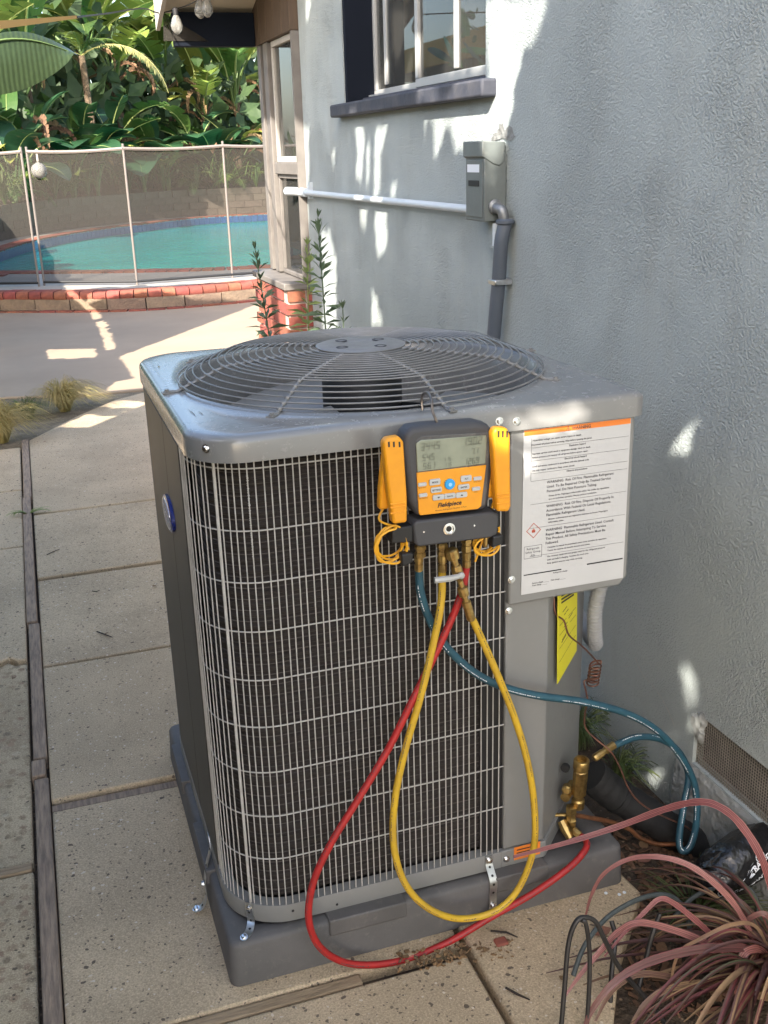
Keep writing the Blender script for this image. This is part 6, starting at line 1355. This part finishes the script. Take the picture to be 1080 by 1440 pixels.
for k in range(130):
    px = r_.uniform(560, 720); p = at(px, 1352 - (px - 560) * .125 + r_.uniform(-12, 16), 'z', .0); s_ = r_.uniform(.001, .0035); a = r_.uniform(0, 3); Mx = Matrix.Translation((p.x, p.y, .002)) @ Euler((r_.random(), r_.random(), a)).to_matrix().to_4x4(); dp.box(-s_ * r_.uniform(1, 3), s_ * 2, -s_, s_, -s_ * .6, s_ * .6, Mx)
o_ = dp.build('leaf_litter', M['litter'], None, smooth=0); o_['kind'] = 'stuff'
sl_ = MB()
for k in range(700):
    x = r_.uniform(.95, 1.34); y = r_.uniform(1.35, 1.95)
    if x < 1.13 - max(0, (1.66 - y)) * .75: continue
    s_ = r_.uniform(.002, .009); Mx = Matrix.Translation((x, y, -.030 + s_ * .3)) @ Euler((r_.uniform(-.6, .6), r_.uniform(-.6, .6), r_.uniform(0, 6))).to_matrix().to_4x4(); sl_.box(-s_ * r_.uniform(1, 3.5), s_ * 1.5, -s_ * .7, s_ * .7, -s_ * .15, s_ * .15, Mx)
o_ = sl_.build('leaf_litter', M['litter'], None, smooth=0); o_['kind'] = 'stuff'
for k, (px, py) in enumerate(((852, 1256), (871, 1258), (878, 1255))):
    b = MB(); b.lathe([(.0001, -.003), (.004, -.001), (.0045, .001), (.0001, .004)], 6, Matrix.Translation(at(px, py, 'z', .004))); tag(b.build('pebble', M['sticker']), ('white pebble nearest the pad corner, apart from a close pair', 'left one of the close pair of white pebbles by the pad corner', 'right one of the close pair of white pebbles by the pad corner')[k], 'pebble', 'white pebbles')

# near leaf hanging in at the upper left, with its own stalk
NP = thing('bird_of_paradise', 'near plant at the left whose big plain leaf hangs into the upper left corner', 'bird of paradise')
tipw, basew = at(104, 76, 'y', 4.9), at(-70, 88, 'y', 4.55)
b = MB(); N = 14; vs = []
for i in range(N + 1):
    t = i / N; c = basew.lerp(tipw, t) + Vector((0, 0, .10 * math.sin(math.pi * t) * .5)); w_ = .155 * (math.sin(math.pi * min(1, .16 + t * .84)) ** .8)
    vs += [c + Vector((.02, .05, w_ * .35)), c + Vector((0, -.01, w_ * .12)), c + Vector((0, -.05, -w_ * .5)), c + Vector((0, -.07, -w_ * 1.15))]
b.add(vs, [(i * 4 + j, i * 4 + j + 1, (i + 1) * 4 + j + 1, (i + 1) * 4 + j) for i in range(N) for j in range(3)])
b.build('leaf', M['near_leaf'], NP, smooth=80)
b = MB(); b.tube([Vector(vs[i * 4 + 1]) + Vector((0, -.004, 0)) for i in range(N + 1)], [.007 * (1 - .8 * i / N) for i in range(N + 1)], 5); b.build('midrib', M['stem'], NP)
b = MB(); b.tube(spline([basew, basew + Vector((-.35, -.15, -.15)), Vector((-1.5, 4.2, 1.6)), Vector((-1.75, 4.1, .9))], 6), .014, 6); b.build('stalk', M['stem'], NP)

# ------------------------------------------------ shade: unseen leaves added and shaped to cast it
D = np.array(SUN_DIR); U_ = np.cross(D, [0, 0, 1.0]); U_ /= np.linalg.norm(U_); V_ = np.cross(U_, D); RES = .009
def inside(poly, X, Y):
    r = np.zeros(X.shape, bool); n = len(poly)
    for i in range(n):
        (x0, y0), (x1, y1) = poly[i], poly[(i + 1) % n]
        if y0 == y1: continue
        c = ((y0 > Y) != (y1 > Y)) & (X < (x1 - x0) * (Y - y0) / (y1 - y0) + x0); r ^= c
    return r
def samples(poly, axis, val, sx=1.0, sy=1.0):
    xs = [p[0] for p in poly]; ys = [p[1] for p in poly]; X, Y = np.meshgrid(np.arange(min(xs), max(xs), sx), np.arange(min(ys), max(ys), sy)); k = inside(poly, X, Y); X, Y = X[k], Y[k]
    d = np.stack([(X - 540) / FPX, (720 - Y) / FPX, np.ones_like(X)], 1) @ MC; i = 'xyz'.index(axis); t = (val - CAM[i]) / d[:, i]; P = CAM + d * t[:, None]
    return np.stack([P @ U_, P @ V_], 1)
def ell(cx, cy, rx, ry, tilt=0, n=16): return [(cx + rx * math.cos(6.283 * k / n) + tilt * ry * math.sin(6.283 * k / n), cy + ry * math.sin(6.283 * k / n)) for k in range(n)]
W14 = ('x', WX)
LIT = [([(683, 0), (766, 0), (757, 40), (735, 72), (724, 115), (714, 165), (709, 205), (700, 300), (692, 205), (640, 205), (632, 167), (693, 158)], *W14)]
for q in ([(501, 176), (512, 176), (508, 249), (502, 249)], [(529, 183), (546, 173), (535, 214), (533, 274), (526, 274)], [(516, 208), (520, 208), (517, 262)], [(611, 167), (628, 167), (617, 214), (610, 220)], [(504, 293), (508, 293), (508, 316), (505, 310)], [(510, 293), (515, 293), (512, 326)], [(528, 296), (543, 297), (542, 349), (533, 359), (529, 327)], [(524, 409), (540, 458), (523, 458)], [(458, 316), (473, 369), (473, 465), (455, 465), (453, 324)],
          [(466, 214), (471, 214), (468, 239)], [(550, 261), (556, 261), (554, 277)], ell(965, 620, 6, 17, -.12), ell(967, 962, 4, 22, .14), ell(978, 1018, 3, 4), [(430, 0), (437, 0), (432, 26)]): LIT.append((q, *W14))
for q in ([(583, 60), (592, 60), (590, 100), (584, 105)], [(545, 0), (565, 0), (556, 60), (548, 60)], [(530, 85), (540, 70), (533, 125), (520, 132), (522, 118)], [(563, 95), (572, 60), (568, 112), (562, 116)], [(640, 0), (683, 0), (683, 95), (625, 100), (632, 60)]): LIT.append((q, 'x', 1.50))
LIT += [([(590, 125), (612, 120), (614, 138), (597, 143)], 'x', 1.352), ([(640, 115), (694, 103), (694, 130), (650, 136)], 'x', 1.352),
        ([(683, 197), (707, 195), (706, 240), (690, 215)], 'y', 2.99), ([(706, 601), (760, 592), (838, 579), (800, 592), (750, 599)], 'y', 1.71), ([(697, 603), (718, 603), (718, 624), (698, 636)], 'y', 1.62),
        ([(83, 600), (120, 584), (195, 588), (150, 602)], 'z', 0), ([(140, 572), (160, 562), (205, 566), (205, 574)], 'z', 0), ([(66, 491), (132, 490), (134, 502), (69, 504)], 'z', 0), ([(115, 420), (124, 424), (150, 455), (162, 490), (150, 492), (140, 462)], 'z', 0), ([(160, 537), (198, 530), (200, 545), (150, 550)], 'z', 0),
        ([(168, 500), (225, 480), (290, 455), (350, 432), (375, 424), (400, 470), (560, 455), (560, 470), (320, 495), (210, 522), (200, 545)], 'z', 0),
        ([(105, 395), (378, 372), (378, 300), (200, 318), (120, 360)], 'z', .15), ([(372, 168), (426, 168), (426, 390), (378, 390)], 'x', 1.36), ([(387, 395), (408, 398), (408, 470), (392, 470)], 'x', 1.265), ([(110, 405), (370, 395), (370, 420), (290, 432), (240, 418), (110, 415)], 'y', 12.1)]
SHADE = [([(372, 20), (428, 20), (428, 158), (372, 158)], 'x', 1.36, 2, 2), ([(430, 0), (1080, 0), (1080, 1240), (830, 1010), (905, 600), (900, 540), (780, 470), (430, 470)], *W14, 2, 2), ([(483, 0), (683, 0), (683, 95), (505, 135), (483, 135)], 'x', 1.5, 2, 2), ([(464, 149), (694, 104), (694, 131), (464, 165)], 'x', 1.352, 2, 2),
         ([(0, 550), (205, 545), (330, 1440), (0, 1440)], 'z', 0, 2, .5), ([(330, 1440), (330, 1390), (880, 1240), (1080, 1200), (1080, 1440)], 'z', 0, 2, 2), ([(0, 436), (370, 418), (350, 432), (290, 455), (225, 480), (168, 500), (205, 548), (0, 560)], 'z', 0, 2, .15),
         ([(230, 600), (900, 560), (880, 1240), (330, 1390), (245, 1050)], 'y', 1.72, 2, 2), ([(205, 520), (320, 485), (560, 455), (800, 500), (905, 545), (700, 600), (330, 635)], 'z', 1.17, 2, 1), ([(560, 590), (720, 590), (720, 800), (520, 800)], 'y', 1.62, 2, 2), ([(203, 530), (300, 640), (330, 1250), (245, 1050)], 'x', .225, 2, 2),
         ([(0, 345), (20, 350), (60, 372), (83, 385), (95, 405), (90, 440), (0, 440)], 'z', .12, 2, .2), ([(700, 800), (1080, 1130), (1080, 1300), (700, 1240)], 'y', 1.7, 2, 2)]
sa = [samples(q[0], q[1], q[2], q[3], q[4]) for q in SHADE]; la = [samples(q[0], q[1], q[2], .5, .12 if q[1] == 'z' else .5) for q in LIT]
allp = np.concatenate(sa + la); o0 = allp.min(0) - .6; dims = np.ceil((allp.max(0) - o0 + .6) / RES).astype(int)
def raster(L_, it):
    g_ = np.zeros(dims, bool)
    for a in L_:
        i = ((a - o0) / RES).astype(int); g_[i[:, 0], i[:, 1]] = True
    for _ in range(it):
        h = g_.copy(); h[1:] |= g_[:-1]; h[:-1] |= g_[1:]; h[:, 1:] |= g_[:, :-1]; h[:, :-1] |= g_[:, 1:]; g_ = h
    return g_
lit = raster(la, 0); lit[1:-1, 1:-1] |= lit[:-2, 1:-1] & lit[2:, 1:-1]; lit[1:-1, 1:-1] |= lit[1:-1, :-2] & lit[1:-1, 2:]; need = raster(sa, 3) & ~raster(la, 1)
free = np.zeros(dims, bool); cov = np.zeros(dims, bool)
rg = np.random.default_rng(5); r_ = random.Random(5); plants = {}
_lg = {}
def leafgrid(L_):
    k = max(.04, round(L_ * 1.1, 2))
    if k not in _lg:
        T, S = np.meshgrid(np.linspace(0, 1, max(5, int(k / RES * 1.5))), np.linspace(-1, 1, max(4, int(.6 * k / RES * 1.5)))); T = T.ravel(); S = S.ravel(); _lg[k] = (T, S * .30 * np.sin(np.pi * np.clip(T * .94 + .03, 0, 1)) ** .7)
    return _lg[k]
def try_leaf(ij, L_, slack=0):
    uv = o0 + (np.array(ij) + .5) * RES; p0 = uv[0] * U_ + uv[1] * V_; Xc = r_.uniform(-1.35, -.85) if r_.random() < .45 else r_.uniform(-.5, .55); s_ = (Xc - p0[0]) / D[0]; c = p0 + D * s_
    if Xc > -.8 and (c[2] < 2.25 or c[1] > 1.6): return None
    if c[2] < .12: return None
    nrm = -D + rg.normal(size=3) * .35; nrm /= np.linalg.norm(nrm); ax = np.cross(nrm, rg.normal(size=3)); ax /= np.linalg.norm(ax)
    if ax[2] > .3: ax = -ax
    sd = np.cross(nrm, ax); base_ = c - ax * L_ * r_.uniform(.3, .7)
    LT, LS = leafgrid(L_); sag = -.10 * L_ * (LT - .3) ** 2
    P = base_ + np.outer(LT * L_, ax) + np.outer(LS * L_, sd) + np.outer(sag, [0, 0, 1.0])
    if P[:, 2].min() < .05: return None
    C_ = (P[::3] - CAM) @ MC.T; zc = C_[:, 2]; fx = np.abs(C_[:, 0] / np.maximum(zc, .01)) * FPX; fy = np.abs(C_[:, 1] / np.maximum(zc, .01)) * FPX
    if ((zc > .02) & (fx < 620) & (fy < 800)).any(): return None
    ii = ((np.stack([P @ U_, P @ V_], 1) - o0) / RES).astype(int); k = (ii[:, 0] >= 0) & (ii[:, 1] >= 0) & (ii[:, 0] < dims[0]) & (ii[:, 1] < dims[1]); ii = ii[k]
    if lit[ii[:, 0], ii[:, 1]].any(): return None
    return P, ii, base_, ax, sd
def add_leaf(res, L_):
    P, ii, base_, ax, sd = res; L2 = L_
    cov[ii[:, 0], ii[:, 1]] = True
    key = int(math.floor((base_[1] + 4) / 2.2)); mb = plants.setdefault(key, MB()); mb.mi = r_.randint(0, 1)
    n = 8; vs = []
    for i in range(n + 1):
        t = i / n; w_ = .30 * L_ * math.sin(math.pi * min(1, t * .94 + .03)) ** .7 + .006; c = base_ + ax * ((t - .5) * (L_ + .012) + .5 * L_) + np.array([0, 0, -.10 * L_ * (t - .3) ** 2])
        vs += [c - sd * w_, c - np.array([0, 0, .02 * L_]), c + sd * w_]
    mb.add(vs, [(i * 3 + j, (i + 1) * 3 + j, (i + 1) * 3 + j + 1, i * 3 + j + 1) for i in range(n) for j in range(2)])
    return key, base_
stalks = []
for L_, tries, per in ((1.15, 200, 3), (.75, 300, 3), (.48, 500, 3), (.30, 800, 4), (.18, 1200, 4), (.11, 2600, 5), (.07, 5000, 6)):
    idx = np.argwhere(need & ~cov)
    if len(idx) == 0: break
    rg.shuffle(idx)
    for ij in idx[:tries * 5]:
        if cov[ij[0], ij[1]]: continue
        for _ in range(per):
            res = try_leaf(ij, L_ * r_.uniform(.85, 1.1))
            if res is not None: stalks.append((*add_leaf(res, L_), L_)); break
for L_ in (.055, .055, .045, .045, .04, .04):     # close the last small gaps
    for ij in np.argwhere(need & ~cov):
        if cov[ij[0], ij[1]]: continue
        for _ in range(8):
            res = try_leaf(ij, L_ * r_.uniform(.9, 1.1))
            if res is not None: stalks.append((*add_leaf(res, L_), L_)); break
sh_lab = ['shade plant left of the walk, farthest back by the camera', 'shade plant left of the walk, second from the back', 'shade plant left of the walk beside the camera', 'shade plant left of the walk just ahead of the camera', 'shade plant left of the walk opposite the unit', 'shade plant left of the walk beyond the unit', 'shade plant left of the walk near the dirt strip', 'shade plant left of the patio', 'shade plant left of the patio near the steps', 'shade plant far left by the pool', 'shade plant by the left end of the pool', 'last shade plant beside the pool']
ks = sorted(plants)
for n_, key in enumerate(ks):
    t = thing('shade_plant', sh_lab[min(n_, len(sh_lab) - 1)], 'plant', 'plants shading the walk')  # out of view, shaped leaf by leaf to cast the wanted shade
    b = plants[key]; b.build('foliage', [M['leaf_a'], M['leaf_dark']], t, smooth=60)['kind'] = 'stuff'
    ty = key * 2.2 - 4 + 1.1; zmax = max(v[2] for v in b.v); tr = MB(); tr.tube([(-2.1, ty, -.1), (-2.0, ty + .05, zmax * .5), (-2.05, ty, zmax * .85)], [.10, .08, .05], 8)
    def clear(p, q):
        for k in range(25):
            w_ = np.array(p) + (np.array(q) - np.array(p)) * k / 24; i, j = ((np.array([w_ @ U_, w_ @ V_]) - o0) / RES).astype(int)
            if 0 <= i < dims[0] and 0 <= j < dims[1] and lit[i, j]: return False
        return True
    for kk, base_, L_ in stalks:
        if kk == key and L_ > .25 and base_[0] < -.7:
            q = (-2.03, ty + .02, max(.1, min(zmax * .84, base_[2] - .35)))
            if clear(base_, q) and base_[0] < -.8: tr.tube([q, ((q[0] + base_[0]) / 2, (q[1] + base_[1]) / 2, (q[2] + base_[2]) / 2 + .05), tuple(base_)], [.014, .010, .006], 4)
    tr.build('trunk', M['trunk'], t)
print('SHADE coverage', 1 - (need & ~cov).sum() / max(1, need.sum()), 'leaves', len(stalks), 'plants', len(ks))
bf = thing('board_fence', 'dark tall board fence along the left walk, mirrored in the unit', 'fence')  # unseen, put in to keep light off the unit's left side
bm_ = MB().box(-1.92, -1.89, -.069, .069, -.06, 2.7).mesh('board', M['siding'], 0)
for k in range(44): obj('board', bm_, bf, (rng.uniform(-.004, .004), -2.4 + k * .145, rng.uniform(-.01, .01)))
# covered patio next door, seen only as a reflection in the window
pc = thing('patio_cover', 'covered patio with a timber fascia on the left, mirrored in the window pane', 'patio cover')
MB().box(-8, -3.0, 10, 22, 2.95, 3.05).build('roof', M['deck'], pc); MB().box(-3.0, -2.94, 10, 22, 2.75, 3.08).build('fascia', M['strap'], pc); MB().box(-8.2, -8.0, 10, 22, -.05, 2.95).build('back_wall', M['siding'], pc)
for y in (10.2, 14, 18, 21.8): MB().box(-3.15, -3.02, y - .06, y + .06, -.05, 2.95).build('post', M['siding'], pc)
